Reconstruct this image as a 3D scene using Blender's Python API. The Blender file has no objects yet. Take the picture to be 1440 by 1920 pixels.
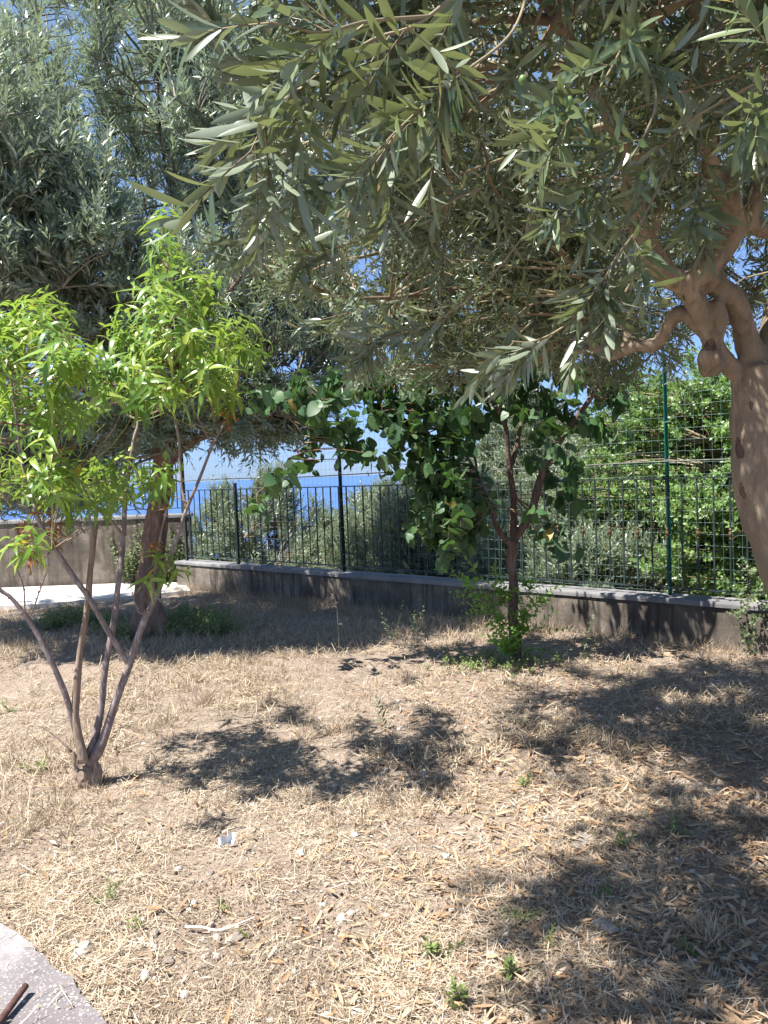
import bpy, math
import numpy as np
from mathutils import Matrix, Vector

# ------------------------------------------------------------------ camera, world, sun, exposure
scn = bpy.context.scene
col = scn.collection
EYE = 1.57
FPX = 1443.0                      # focal length in pixels of the 1440x1920 frame
PITCH, ROLL = math.radians(-2.85), math.radians(-2.2)
Rm = Matrix.Rotation(math.pi/2 + PITCH, 3, 'X') @ Matrix.Rotation(ROLL, 3, 'Z')
cam = bpy.data.cameras.new('camera'); camo = bpy.data.objects.new('camera', cam); col.objects.link(camo)
camo.matrix_world = Matrix.Translation((0, 0, EYE)) @ Rm.to_4x4()
cam.sensor_fit = 'VERTICAL'; cam.sensor_height = 36; cam.lens = 36*FPX/1920
cam.clip_start = 0.05; cam.clip_end = 120000
scn.camera = camo

SUN = np.array([0.46, 0.27, -1.0]); SUN /= np.linalg.norm(SUN)      # the way the light travels
toS = -SUN
elev = math.asin(toS[2]); azim = math.atan2(toS[0], toS[1])
w = bpy.data.worlds.new('World'); scn.world = w; w.use_nodes = True
wn = w.node_tree.nodes; bg = wn['Background']
sky = wn.new('ShaderNodeTexSky'); sky.sky_type = 'NISHITA'; sky.sun_disc = False
sky.sun_elevation = elev; sky.sun_rotation = azim
sky.altitude = 200; sky.air_density = 1.0; sky.dust_density = 0.1; sky.ozone_density = 2.5
tn = wn.new('ShaderNodeMix'); tn.data_type = 'RGBA'; tn.blend_type = 'MULTIPLY'; tn.inputs[0].default_value = 1
tn.inputs[7].default_value = (1.0, .965, .94, 1)
tcw = wn.new('ShaderNodeTexCoord'); sx = wn.new('ShaderNodeSeparateXYZ'); rw = wn.new('ShaderNodeValToRGB')   # a deeper blue low in the sky
rw.color_ramp.elements[0].position = 0; rw.color_ramp.elements[0].color = (.27, .41, .82, 1)
rw.color_ramp.elements[1].position = .45; rw.color_ramp.elements[1].color = (1, 1, 1, 1)
t2 = wn.new('ShaderNodeMix'); t2.data_type = 'RGBA'; t2.blend_type = 'MULTIPLY'; t2.inputs[0].default_value = 1
WL = w.node_tree.links
WL.new(tcw.outputs['Generated'], sx.inputs[0]); WL.new(sx.outputs[2], rw.inputs[0]); WL.new(rw.outputs[0], t2.inputs[7])
WL.new(sky.outputs[0], tn.inputs[6]); WL.new(tn.outputs[2], t2.inputs[6]); WL.new(t2.outputs[2], bg.inputs[0]); bg.inputs[1].default_value = 0.092
sl = bpy.data.lights.new('sun', 'SUN'); sl.energy = 5.0; sl.angle = math.radians(0.53); sl.color = (1, .96, .905)
so = bpy.data.objects.new('sun', sl); col.objects.link(so)
so.rotation_euler = Vector(SUN).to_track_quat('-Z', 'Y').to_euler()
so.location = (-6, -2, 14)
scn.view_settings.view_transform = 'Standard'; scn.view_settings.look = 'None'
scn.view_settings.exposure = 1.34; scn.view_settings.gamma = 1
scn.cycles.max_bounces = 8; scn.cycles.diffuse_bounces = 4; scn.cycles.glossy_bounces = 2
scn.cycles.transmission_bounces = 4; scn.cycles.transparent_max_bounces = 8

# ------------------------------------------------------------------ helpers
rng = np.random.default_rng(11)
RM = np.array(Rm)
def nz(v):
    v = np.asarray(v, float); return v/np.maximum(np.linalg.norm(v, axis=-1, keepdims=True), 1e-9)
def at(px, py, Y):
    d = RM @ np.array([(px-720)/FPX, -(py-960)/FPX, -1.0])
    return np.array([0, 0, EYE]) + d*(Y/d[1])
def atg(px, py, z=0.0):
    d = RM @ np.array([(px-720)/FPX, -(py-960)/FPX, -1.0])
    return np.array([0, 0, EYE]) + d*((z-EYE)/d[2])
def proj(P):
    q = (np.asarray(P) - [0, 0, EYE]) @ RM
    return 720 + FPX*q[..., 0]/-q[..., 2], 960 - FPX*q[..., 1]/-q[..., 2]
def hash2(ix, iy, s):
    h = np.sin(ix*127.1 + iy*311.7 + s*74.7)*43758.5453
    return h - np.floor(h)
def vnoise(x, y, s=0):
    ix, iy = np.floor(x), np.floor(y); fx, fy = x-ix, y-iy
    fx = fx*fx*(3-2*fx); fy = fy*fy*(3-2*fy)
    a, b = hash2(ix, iy, s), hash2(ix+1, iy, s); c, d = hash2(ix, iy+1, s), hash2(ix+1, iy+1, s)
    return (a*(1-fx)+b*fx)*(1-fy) + (c*(1-fx)+d*fx)*fy
def fbm(x, y, s=0, o=4):
    v = 0; a = .5; t = 0
    for k in range(o):
        v = v + a*vnoise(x*2**k, y*2**k, s+k); t += a; a *= .5
    return v/t
WP = np.array([-.506, 9.13]); WU = nz(np.array([2.94, -2.51])); WN = np.array([-WU[1], WU[0]])
def wd(x, y): return (x-WP[0])*WN[0] + (y-WP[1])*WN[1]
def gz(x, y):
    x = np.asarray(x, float); y = np.asarray(y, float)
    D = np.maximum(wd(x, y)-.15, y-12.1)
    D = np.maximum(D, 0)
    z = -np.where(D < 20, .22*D, 4.4+.34*(D-20)); z = np.maximum(z, -130)
    near = np.clip(1-np.hypot(x, y)/25, 0, 1)
    r = (fbm(x*1.3, y*1.3, 3, 3)-.5)*.07 + (fbm(x*7, y*7, 5, 3)-.5)*.035 + (fbm(x*28, y*28, 9, 2)-.5)*.014
    return z + r*near + (1-near)*(fbm(x*.05, y*.05, 21, 3)-.5)*1.5*np.clip(D/20, 0, 1)

class Acc:
    def __init__(s): s.V = []; s.T = []; s.Q = []; s.rt = []; s.rq = []; s.n = 0
    def add(s, V, T=None, Q=None, r=0.5, rq=None):
        V = np.asarray(V, float).reshape(-1, 3)
        if T is not None and len(T):
            T = np.asarray(T, np.int64); s.T.append(T+s.n); s.rt.append(np.broadcast_to(np.asarray(r, float), (len(T),)))
        if Q is not None and len(Q):
            Q = np.asarray(Q, np.int64); s.Q.append(Q+s.n); s.rq.append(np.broadcast_to(np.asarray(r if rq is None else rq, float), (len(Q),)))
        s.V.append(V); s.n += len(V)
    def build(s, name, mat, parent=None, smooth=True, origin=None):
        V = np.concatenate(s.V)
        T = np.concatenate(s.T) if s.T else np.zeros((0, 3), np.int64)
        Q = np.concatenate(s.Q) if s.Q else np.zeros((0, 4), np.int64)
        r = np.concatenate([x for x in (s.rt+s.rq)]) if (s.rt or s.rq) else np.zeros(0)
        me = bpy.data.meshes.new(name)
        if origin is None and parent is None:
            origin = np.array([(V[:, 0].min()+V[:, 0].max())/2, (V[:, 1].min()+V[:, 1].max())/2, V[:, 2].min()])
        if parent is not None: origin = np.array(parent.get('_o', (0, 0, 0)), float)
        V = V - origin
        me.vertices.add(len(V)); me.vertices.foreach_set('co', V.astype(np.float32).ravel())
        nl = len(T)*3+len(Q)*4
        me.loops.add(nl); me.loops.foreach_set('vertex_index', np.concatenate([T.ravel(), Q.ravel()]).astype(np.int32))
        me.polygons.add(len(T)+len(Q))
        ls = np.concatenate([np.arange(len(T))*3, len(T)*3+np.arange(len(Q))*4]).astype(np.int32)
        me.polygons.foreach_set('loop_start', ls)
        me.polygons.foreach_set('use_smooth', np.full(len(ls), smooth))
        me.update(calc_edges=True)
        a = me.attributes.new('rnd', 'FLOAT', 'FACE'); a.data.foreach_set('value', r.astype(np.float32))
        me.materials.append(mat)
        o = bpy.data.objects.new(name, me); col.objects.link(o)
        o['_o'] = tuple(float(x) for x in origin)
        if parent is None: o.location = origin
        else: o.parent = parent
        return o
def tag(o, label=None, cat=None, group=None, kind=None):
    for k, v in (('label', label), ('category', cat), ('group', group), ('kind', kind)):
        if v: o[k] = v
    return o
def thing(name, loc, label, cat, group=None):
    o = bpy.data.objects.new(name, None); col.objects.link(o); o.location = tuple(loc)
    o.empty_display_size = .1
    o['_o'] = tuple(float(x) for x in loc)
    return tag(o, label, cat, group)

def smooth_path(P, n=6):
    P = np.asarray(P, float); Q = np.vstack([2*P[0]-P[1], P, 2*P[-1]-P[-2]]); out = []
    for i in range(1, len(Q)-2):
        t = np.linspace(0, 1, n, endpoint=False)[:, None]
        a, b, c, d = Q[i-1], Q[i], Q[i+1], Q[i+2]
        out.append(.5*((2*b)+(c-a)*t+(2*a-5*b+4*c-d)*t*t+(3*b-a-3*c+d)*t**3))
    out.append(P[-1:]); return np.vstack(out)
def tube(acc, P, R, sides=8, smooth=6, r=.5, rough=0.0, seed=0):
    P = np.asarray(P, float); R = np.broadcast_to(np.asarray(R, float), (len(P),))
    if smooth and len(P) > 2:
        n0 = len(P); P = smooth_path(P, smooth); R = np.interp(np.linspace(0, n0-1, len(P)), np.arange(n0), R)
    T = np.gradient(P, axis=0); T = nz(T)
    u = np.cross(T[0], [0.3, 1, .2]); u = nz(u); ang = np.arange(sides)*2*np.pi/sides; rings = []
    for i in range(len(P)):
        u = nz(u - T[i]*np.dot(u, T[i])); v = np.cross(T[i], u)
        rr = R[i]
        if rough:
            rr = R[i]*(1+rough*(vnoise(ang*1.3+seed, np.full(sides, i*.45), seed)-.5)*2)
            rr = np.asarray(rr)[:, None]
        rings.append(P[i] + rr*(np.cos(ang)[:, None]*u + np.sin(ang)[:, None]*v))
    V = np.vstack(rings+[P[:1]-T[0]*R[0]*.3, P[-1:]+T[-1]*R[-1]*.5]); n = len(P)
    i = np.arange(n-1)[:, None]*sides; j = np.arange(sides)[None]; k = (j+1) % sides
    Q = np.stack([i+j, i+k, i+k+sides, i+j+sides], -1).reshape(-1, 4)
    a, b = n*sides, n*sides+1; j = np.arange(sides); k = (j+1) % sides
    T3 = np.vstack([np.stack([np.full(sides, a), k, j], -1), np.stack([np.full(sides, b), (n-1)*sides+j, (n-1)*sides+k], -1)])
    acc.add(V, T3, Q, r)
def tubes(acc, P, R, sides=3, r=.5):                       # many thin tubes at once: P (N,n,3), R (N,n)
    N, n, _ = P.shape
    T = nz(np.gradient(P, axis=1)); ref = np.where(np.abs(T[:, :1, 2:3]) > .8, [[[1., 0, 0]]], [[[0, 0, 1.]]])
    U = nz(np.cross(T, np.broadcast_to(ref, T.shape))); W = np.cross(T, U)
    ang = np.arange(sides)*2*np.pi/sides
    V = P[:, :, None] + R[:, :, None, None]*(np.cos(ang)[:, None]*U[:, :, None] + np.sin(ang)[:, None]*W[:, :, None])
    i = np.arange(n-1)[:, None]*sides; j = np.arange(sides)[None]; k = (j+1) % sides
    Q = np.stack([i+j, i+k, i+k+sides, i+j+sides], -1).reshape(-1, 4)
    Q = (Q[None]+(np.arange(N)*n*sides)[:, None, None]).reshape(-1, 4)
    rr = np.repeat(np.broadcast_to(np.asarray(r, float), (N,)), (n-1)*sides)
    acc.add(V.reshape(-1, 3), None, Q, rr)
def box(acc, c, s, ux=(1, 0, 0), uy=None, r=.5):
    ux = nz(ux); uz = np.array([0, 0, 1.]); uy = np.cross(uz, ux) if uy is None else nz(uy); uz = np.cross(ux, uy)
    V = [np.asarray(c)+ux*s[0]/2*a+uy*s[1]/2*b+uz*s[2]/2*d for a in (-1, 1) for b in (-1, 1) for d in (-1, 1)]
    acc.add(V, None, [(0, 1, 3, 2), (4, 6, 7, 5), (0, 4, 5, 1), (2, 3, 7, 6), (0, 2, 6, 4), (1, 5, 7, 3)], r)
def bar(acc, a, b, wdt, thk=None, r=.5):
    a, b = np.asarray(a, float), np.asarray(b, float); L = np.linalg.norm(b-a); u = nz(b-a)
    ref = np.array([WU[0], WU[1], 0]) if abs(u[2]) > .8 else np.array([0, 0, 1.])
    v = nz(np.cross(ref, u)); box(acc, (a+b)/2, (L, wdt, thk or wdt), u, v, r)

OLIVE_HI = [(0, 0), (.1, .35), (.28, .82), (.5, 1), (.72, .85), (.9, .42), (1, 0)]
OLIVE_MD = [(0, 0), (.3, .9), (.68, .85), (1, 0)]
LANCE = [(0, 0), (.18, .7), (.42, 1), (.68, .75), (.88, .32), (1, 0)]
CRES = [(0, 0), (.16, .7), (.34, 1), (.52, .95), (.7, .7), (.86, .36), (1, 0)]
HEART = [(0, 0), (-.1, .45), (.06, .86), (.3, 1.03), (.56, .97), (.8, .62), (.94, .25), (1, 0)]
DIAM = [(0, 0), (.45, 1), (1, 0)]
def leaves(acc, B, D, N, L, W, curl, st, fold=.25, r=None, sag=0.0):
    n = len(B)
    if n == 0: return
    L = np.broadcast_to(L, (n,)); W = np.broadcast_to(W, (n,)); curl = np.broadcast_to(curl, (n,))
    S = nz(np.cross(D, N)); N = np.cross(S, D)
    G = np.array([0, 0, -1.])
    rows = []; V = []; c = 0
    for s, wv in st:
        C = B + D*(L*s)[:, None] - N*(L*curl*s*s)[:, None] + G*(L*sag*s*s)[:, None] if s >= 0 else B + D*(L*s)[:, None]
        if wv == 0: V.append(C); rows.append((c,)); c += 1
        else:
            e = N*(W*wv*fold)[:, None]; V += [C-S*(W*wv)[:, None]+e, C, C+S*(W*wv)[:, None]+e]
            rows.append((c, c+1, c+2)); c += 3
    T = []; Q = []
    for a, b in zip(rows[:-1], rows[1:]):
        if len(a) == 1: T += [(a[0], b[1], b[0]), (a[0], b[2], b[1])]
        elif len(b) == 1: T += [(a[0], a[1], b[0]), (a[1], a[2], b[0])]
        else: Q += [(a[0], a[1], b[1], b[0]), (a[1], a[2], b[2], b[1])]
    V = np.stack(V, 1)
    off = (np.arange(n)*c)[:, None, None]
    T = (np.array(T)[None]+off).reshape(-1, 3) if T else None
    nt = 0 if T is None else len(T)//n
    Qa = (np.array(Q)[None]+off).reshape(-1, 4) if Q else None
    r = rng.random(n) if r is None else np.broadcast_to(r, (n,))
    acc.add(V.reshape(-1, 3), T, Qa, np.repeat(r, nt), np.repeat(r, len(Q)) if Q else None)

def shoots(lacc, tacc, P, D, Ls, m, leafL, leafW, st, ang=52, curl=.12, fold=.25, opp=True, droop=.12, tw=.0016, up=.3,
           sag=0., t0=.12, rshift=0, cvar=.7):
    n = len(P); Ls = np.broadcast_to(Ls, (n,)); G = np.array([0, 0, -1.])
    droop = np.broadcast_to(droop, (n,))
    # stems
    ts = np.linspace(0, 1, 4)
    S = P[:, None] + D[:, None]*(Ls[:, None]*ts)[..., None] + G*(Ls[:, None]*droop[:, None]*ts**2)[..., None]
    tubes(tacc, S, np.broadcast_to(tw*np.array([1.3, 1, .8, .5]), (n, 4)), 3, rng.random(n))
    t = np.linspace(t0, 1, m)
    Tt = nz(D[:, None] + 2*G*(droop[:, None]*t)[..., None])
    Pt = P[:, None] + D[:, None]*(Ls[:, None]*t)[..., None] + G*(Ls[:, None]*droop[:, None]*t**2)[..., None]
    ref = nz(rng.normal(size=(n, 1, 3))); U = nz(np.cross(Tt, ref)); W = np.cross(Tt, U)
    base = rng.random((n, 1))*6.28
    rs = np.clip(rng.normal(.5, .2, (n, 1))+rshift, 0, 1)
    for side in ((0, math.pi) if opp else (0,)):
        phi = base + np.arange(m)*(math.pi/2 if opp else 2.4) + side + rng.normal(0, .3, (n, m))
        R = np.cos(phi)[..., None]*U + np.sin(phi)[..., None]*W
        A = np.radians(ang + rng.normal(0, 13, (n, m)) - 25*(t > .93))
        LD = nz(Tt*np.cos(A)[..., None] + R*np.sin(A)[..., None])
        NN = nz(Tt*np.sin(A)[..., None] - R*np.cos(A)[..., None] + np.array([0, 0, up]) + rng.normal(0, .28, (n, m, 3)))
        LL = leafL*(.55+.5*np.sin(np.pi*np.clip(t*.9+.1, 0, 1)))*rng.uniform(.75, 1.2, (n, m))
        keep = (rng.random((n, m)) < .93).ravel()
        rr = np.clip(rs + rng.normal(0, .22, (n, m)), 0, 1)
        odd = rng.random((n, m)) < .005; rr = np.where(odd, 1.5, rr)         # a yellowed leaf
        f = lambda a: a.reshape(-1, *a.shape[2:])[keep]
        leaves(lacc, f(Pt), f(LD), f(NN), f(LL), f(LL)*leafW/leafL*rng.uniform(.8, 1.2, keep.sum()),
               curl*rng.normal(1, cvar, keep.sum()), st, fold, f(rr), sag)

def branchlets(tacc, nodes, targets, r0, r1, bow=.15, nseg=5, sides=4, upbow=.1):
    nodes = np.asarray(nodes); M = len(targets)
    d = np.linalg.norm(targets[:, None]-nodes[None], axis=2) + 1.0*np.maximum(nodes[None, :, 2]-targets[:, None, 2], 0)
    s = nodes[d.argmin(1)]; L = np.linalg.norm(targets-s, axis=1)
    mid = (s+targets)/2 + rng.normal(0, 1, (M, 3))*(L*bow)[:, None] + np.array([0, 0, 1])*(L*upbow)[:, None]
    t = np.linspace(0, 1, nseg)[None, :, None]
    P = s[:, None]*(1-t)**2 + 2*mid[:, None]*t*(1-t) + targets[:, None]*t*t
    if tacc is not None:
        rad = np.minimum(r0, .004+.012*L)[:, None]*(1-np.linspace(0, 1, nseg))[None] + r1
        tubes(tacc, P, rad, sides, rng.random(M))
    return P
def along(P, per, tmin=.3):                                 # points and tangents on branchlets
    M, n, _ = P.shape; t = tmin + (1-tmin)*rng.random((M, per))**.8; t[:, 0] = 1.0
    f = t*(n-1); i = np.minimum(f.astype(int), n-2); fr = (f-i)[..., None]
    a = np.take_along_axis(P, i[..., None].repeat(3, 2), 1); b = np.take_along_axis(P, (i+1)[..., None].repeat(3, 2), 1)
    return (a*(1-fr)+b*fr).reshape(-1, 3), nz((b-a)).reshape(-1, 3)
def gaps(P, f, thr, seed):                                   # shoots cleared in columns along the sun's path, shaped to let light through
    return fbm((P[:, 0]+.46*P[:, 2])*f, (P[:, 1]+.27*P[:, 2])*f, seed, 3) > thr
def in_ell(ells, n, shell=2.4):
    wts = np.array([e[2] for e in ells], float); k = rng.choice(len(ells), n, p=wts/wts.sum())
    c = np.array([e[0] for e in ells])[k]; rad = np.array([e[1] for e in ells])[k]
    return c + nz(rng.normal(size=(n, 3)))*(rng.random(n)**(1/shell))[:, None]*rad

def fuse(acc, voxel, smooth=4, amp=.004, freq=30, amp2=0, seed=1):
    """the tubes of a trunk grown together into one surface"""
    o = acc.build('tmp_fuse', bpy.data.materials[0])
    m = o.modifiers.new('r', 'REMESH'); m.mode = 'VOXEL'; m.voxel_size = voxel
    if smooth: s = o.modifiers.new('s', 'SMOOTH'); s.iterations = smooth; s.factor = .5
    dg = bpy.context.evaluated_depsgraph_get(); ev = o.evaluated_get(dg)
    me = ev.to_mesh(); nv = len(me.vertices)
    V = np.zeros(nv*3, np.float32); me.vertices.foreach_get('co', V); V = V.reshape(-1, 3).astype(float)
    Nn = np.zeros(nv*3, np.float32); me.vertices.foreach_get('normal', Nn); Nn = Nn.reshape(-1, 3)
    Q = np.array([tuple(p.vertices) for p in me.polygons if len(p.vertices) == 4])
    T = [tuple(p.vertices) for p in me.polygons if len(p.vertices) == 3]
    V = V + np.array(o['_o'])
    a = np.arctan2(Nn[:, 1], Nn[:, 0])
    d = (fbm(a*3+V[:, 0]*2, V[:, 2]*5, seed, 3)-.5)*2*amp + (fbm(V[:, 0]*freq+V[:, 1]*freq*.7, V[:, 2]*freq*.35, seed+5, 3)-.5)*2*amp2
    V = V + Nn*d[:, None]
    ev.to_mesh_clear(); bpy.data.objects.remove(o, do_unlink=True)
    out = Acc(); out.add(V, T if T else None, Q, .5); return out

# ------------------------------------------------------------------ materials
def ramp(nt, fac, stops, interp='LINEAR'):
    r = nt.nodes.new('ShaderNodeValToRGB'); cr = r.color_ramp; cr.interpolation = interp
    while len(cr.elements) < len(stops): cr.elements.new(.5)
    for e, (p, c) in zip(cr.elements, stops): e.position = p; e.color = (*c, 1)
    nt.links.new(fac, r.inputs[0]); return r.outputs[0]
def newmat(name):
    m = bpy.data.materials.new(name); m.use_nodes = True; nt = m.node_tree
    return m, nt, nt.nodes['Principled BSDF'], nt.nodes['Material Output']
def coords(nt, scale=(1, 1, 1)):
    g = nt.nodes.new('ShaderNodeTexCoord'); mp = nt.nodes.new('ShaderNodeMapping'); mp.inputs['Scale'].default_value = scale
    nt.links.new(g.outputs['Object'], mp.inputs[0]); return mp.outputs[0]
def noise(nt, vec, sc, det=4, rough=.6, dist=0):
    n = nt.nodes.new('ShaderNodeTexNoise'); n.inputs['Scale'].default_value = sc; n.inputs['Detail'].default_value = det
    n.inputs['Roughness'].default_value = rough; n.inputs['Distortion'].default_value = dist
    nt.links.new(vec, n.inputs['Vector']); return n.outputs[0]
def mixc(nt, f, a, b, mode='MIX'):
    m = nt.nodes.new('ShaderNodeMix'); m.data_type = 'RGBA'; m.blend_type = mode
    for s, v in ((m.inputs[0], f), (m.inputs[6], a), (m.inputs[7], b)):
        if isinstance(v, bpy.types.NodeSocket): nt.links.new(v, s)
        else: s.default_value = v if not isinstance(v, tuple) else (*v, 1)
    return m.outputs[2]
def bump(nt, h, strength, dist=.01, prev=None):
    b = nt.nodes.new('ShaderNodeBump'); b.inputs['Strength'].default_value = strength; b.inputs['Distance'].default_value = dist
    nt.links.new(h, b.inputs['Height'])
    if prev: nt.links.new(prev, b.inputs['Normal'])
    return b.outputs[0]
def attr(nt, n='rnd'):
    a = nt.nodes.new('ShaderNodeAttribute'); a.attribute_name = n; return a.outputs['Fac']

def leafmat(name, top, under, trans, rough=.4, tmix=.35, odd=(.34, .26, .07), spec=.5):
    m, nt, p, out = newmat(name); r = attr(nt)
    stops = [(0, top[0]), (.5, top[1]), (.98, top[2]), (1.0, odd)]
    s = nt.nodes.new('ShaderNodeMath'); s.operation = 'MULTIPLY'; s.inputs[1].default_value = .98; s.use_clamp = True
    nt.links.new(r, s.inputs[0])
    sel = nt.nodes.new('ShaderNodeMath'); sel.operation = 'GREATER_THAN'; sel.inputs[1].default_value = 1.2; nt.links.new(r, sel.inputs[0])
    ct = ramp(nt, s.outputs[0], stops[:3])
    cu = mixc(nt, .35, under, ct)
    g = nt.nodes.new('ShaderNodeNewGeometry')
    c = mixc(nt, g.outputs['Backfacing'], ct, cu)
    n1 = noise(nt, coords(nt), 60, 2); c = mixc(nt, n1, c, mixc(nt, 1.0, c, (.7, .72, .7), 'MULTIPLY'))
    c = mixc(nt, sel.outputs[0], c, odd)
    nt.links.new(c, p.inputs['Base Color']); p.inputs['Roughness'].default_value = rough
    p.inputs['Specular IOR Level'].default_value = spec
    t = nt.nodes.new('ShaderNodeBsdfTranslucent'); tc = mixc(nt, sel.outputs[0], trans, odd); nt.links.new(tc, t.inputs[0])
    mx = nt.nodes.new('ShaderNodeMixShader'); mx.inputs[0].default_value = tmix
    nt.links.new(p.outputs[0], mx.inputs[1]); nt.links.new(t.outputs[0], mx.inputs[2]); nt.links.new(mx.outputs[0], out.inputs[0])
    return m
def barkmat(name, dark, mid, light, sc=14, stretch=.35, bstr=.5, rough=.85, patch=None):
    m, nt, p, out = newmat(name); v = coords(nt, (1, 1, stretch))
    n = noise(nt, v, sc, 6, .65, .6); c = ramp(nt, n, [(.3, dark), (.5, mid), (.7, light)])
    g1 = noise(nt, coords(nt, (1, 1, .1)), sc*3.2, 5, .65, .3); c = mixc(nt, ramp(nt, g1, [(.5, (0, 0, 0)), (.66, (.75, .75, .75))]), c, dark)
    g2 = noise(nt, coords(nt), sc*7, 3, .6); c = mixc(nt, ramp(nt, g2, [(.62, (0, 0, 0)), (.7, (.6, .6, .6))]), c, light)
    if patch:
        n2 = noise(nt, coords(nt), 3.2, 4, .6); c = mixc(nt, ramp(nt, n2, [(.52, (0, 0, 0)), (.62, (1, 1, 1))]), c, patch)
    nt.links.new(c, p.inputs['Base Color']); p.inputs['Roughness'].default_value = rough
    nf = noise(nt, v, sc*5, 5, .7); b = bump(nt, g1, bstr*.9, .01, bump(nt, n, bstr, .012)); nt.links.new(bump(nt, nf, bstr*.6, .004, b), p.inputs['Normal'])
    return m
def plain(name, c, rough=.6, metal=0, var=.3, sc=8):
    m, nt, p, out = newmat(name); n = noise(nt, coords(nt), sc, 5)
    d = tuple(x*(1-var) for x in c); l = tuple(min(1, x*(1+var)) for x in c)
    nt.links.new(ramp(nt, n, [(.3, d), (.7, l)]), p.inputs['Base Color'])
    p.inputs['Roughness'].default_value = rough; p.inputs['Metallic'].default_value = metal
    return m
def rndmat(name, stops, rough=.7, trans=0, interp='LINEAR', spec=.3):
    m, nt, p, out = newmat(name); c = ramp(nt, attr(nt), stops, interp)
    n = noise(nt, coords(nt), 90, 3); c = mixc(nt, n, c, mixc(nt, 1.0, c, (.6, .58, .55), 'MULTIPLY'))
    nt.links.new(c, p.inputs['Base Color']); p.inputs['Roughness'].default_value = rough
    p.inputs['Specular IOR Level'].default_value = spec
    if trans:
        t = nt.nodes.new('ShaderNodeBsdfTranslucent'); nt.links.new(c, t.inputs[0])
        mx = nt.nodes.new('ShaderNodeMixShader'); mx.inputs[0].default_value = trans
        nt.links.new(p.outputs[0], mx.inputs[1]); nt.links.new(t.outputs[0], mx.inputs[2]); nt.links.new(mx.outputs[0], out.inputs[0])
    return m

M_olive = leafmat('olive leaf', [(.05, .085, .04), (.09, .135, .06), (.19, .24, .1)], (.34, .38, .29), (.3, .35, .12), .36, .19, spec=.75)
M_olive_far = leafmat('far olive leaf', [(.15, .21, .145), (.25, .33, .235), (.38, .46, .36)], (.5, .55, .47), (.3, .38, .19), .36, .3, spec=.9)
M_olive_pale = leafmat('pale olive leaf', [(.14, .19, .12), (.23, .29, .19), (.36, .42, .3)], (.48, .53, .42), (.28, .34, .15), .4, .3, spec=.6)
M_peach = leafmat('peach leaf', [(.08, .17, .035), (.2, .34, .06), (.42, .5, .1)], (.24, .36, .13), (.34, .5, .06), .3, .36, odd=(.55, .42, .05))
M_redbud = leafmat('heart leaf', [(.03, .075, .03), (.05, .115, .042), (.09, .18, .06)], (.13, .2, .11), (.12, .25, .04), .45, .22, spec=.35)
M_shrub = leafmat('shrub leaf', [(.08, .16, .04), (.17, .29, .08), (.32, .45, .15)], (.2, .3, .14), (.24, .4, .07), .36, .3, odd=(.4, .2, .05))
M_weed = leafmat('weed leaf', [(.08, .12, .05), (.14, .19, .085), (.24, .28, .13)], (.2, .24, .14), (.18, .25, .07), .55, .25)
M_weed2 = leafmat('pale weed leaf', [(.12, .18, .05), (.2, .27, .08), (.32, .38, .13)], (.24, .3, .14), (.25, .35, .08), .5, .3)
M_sucker = leafmat('young leaf', [(.12, .26, .04), (.19, .37, .06), (.3, .5, .1)], (.24, .4, .12), (.35, .6, .07), .42, .4)
M_bark_o = barkmat('olive bark', (.1, .073, .048), (.235, .178, .12), (.375, .3, .21), 11, .3, .8, .7, (.2, .155, .105))
M_bark_l = barkmat('brown bark', (.09, .055, .04), (.19, .12, .085), (.28, .19, .14), 16, .3, .8)
M_bark_p = barkmat('peach bark', (.11, .08, .075), (.24, .185, .17), (.4, .34, .31), 26, .5, .5, .6)
M_bark_d = barkmat('dead wood', (.16, .11, .08), (.3, .22, .16), (.44, .34, .26), 34, .12, .9, .9)
M_bark_r = barkmat('redbud bark', (.06, .04, .035), (.13, .085, .07), (.24, .17, .14), 20, .3, .7)
M_twig = rndmat('twig', [(0, (.16, .12, .08)), (.5, (.27, .21, .13)), (1, (.34, .31, .19))], .7)
M_twig_g = rndmat('grey twig', [(0, (.14, .13, .1)), (.5, (.22, .21, .16)), (1, (.3, .3, .22))], .7)
M_twig_p = rndmat('peach twig', [(0, (.2, .09, .06)), (.5, (.3, .2, .15)), (1, (.3, .32, .12))], .6)
M_straw = rndmat('straw', [(0, (.2, .14, .1)), (.26, (.4, .3, .2)), (.42, (.56, .45, .32)), (.63, (.68, .56, .41)), (.8, (.78, .7, .57)), (.93, (.5, .3, .17)), (1, (.58, .38, .22))], .65, .15)
M_grass_dry = rndmat('dry grass', [(0, (.26, .19, .13)), (.4, (.52, .41, .29)), (.8, (.74, .62, .47)), (1, (.5, .44, .28))], .65, .25)
M_pebble = rndmat('pebble', [(0, (.22, .18, .15)), (.4, (.36, .31, .26)), (.8, (.55, .5, .45)), (1, (.72, .7, .66))], .8, 0)
M_deadleaf = rndmat('withered leaf', [(0, (.2, .09, .04)), (.5, (.38, .18, .07)), (1, (.52, .3, .13))], .7, .25)
M_iron = plain('dark painted iron', (.035, .05, .05), .45, .3, .4, 20)
M_brass = plain('worn gilded collar', (.13, .09, .045), .5, .5, .5, 60)
M_green = plain('green plastic coated steel', (.01, .13, .1), .35, 0, .2, 5)
M_mesh = plain('green wire', (.2, .32, .28), .4, 0, .3, 9)
M_galv = plain('galvanised wire', (.42, .43, .42), .45, .5, .3, 30)
M_rust = plain('rusty iron', (.1, .05, .04), .85, .2, .5, 60)
M_rod = plain('weathered rod', (.13, .14, .12), .7, .2, .5, 12)
M_plastic = plain('white plastic film', (.7, .74, .78), .35, 0, .15, 30)
M_cut = plain('cut wood', (.5, .38, .25), .8, 0, .3, 40)
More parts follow.
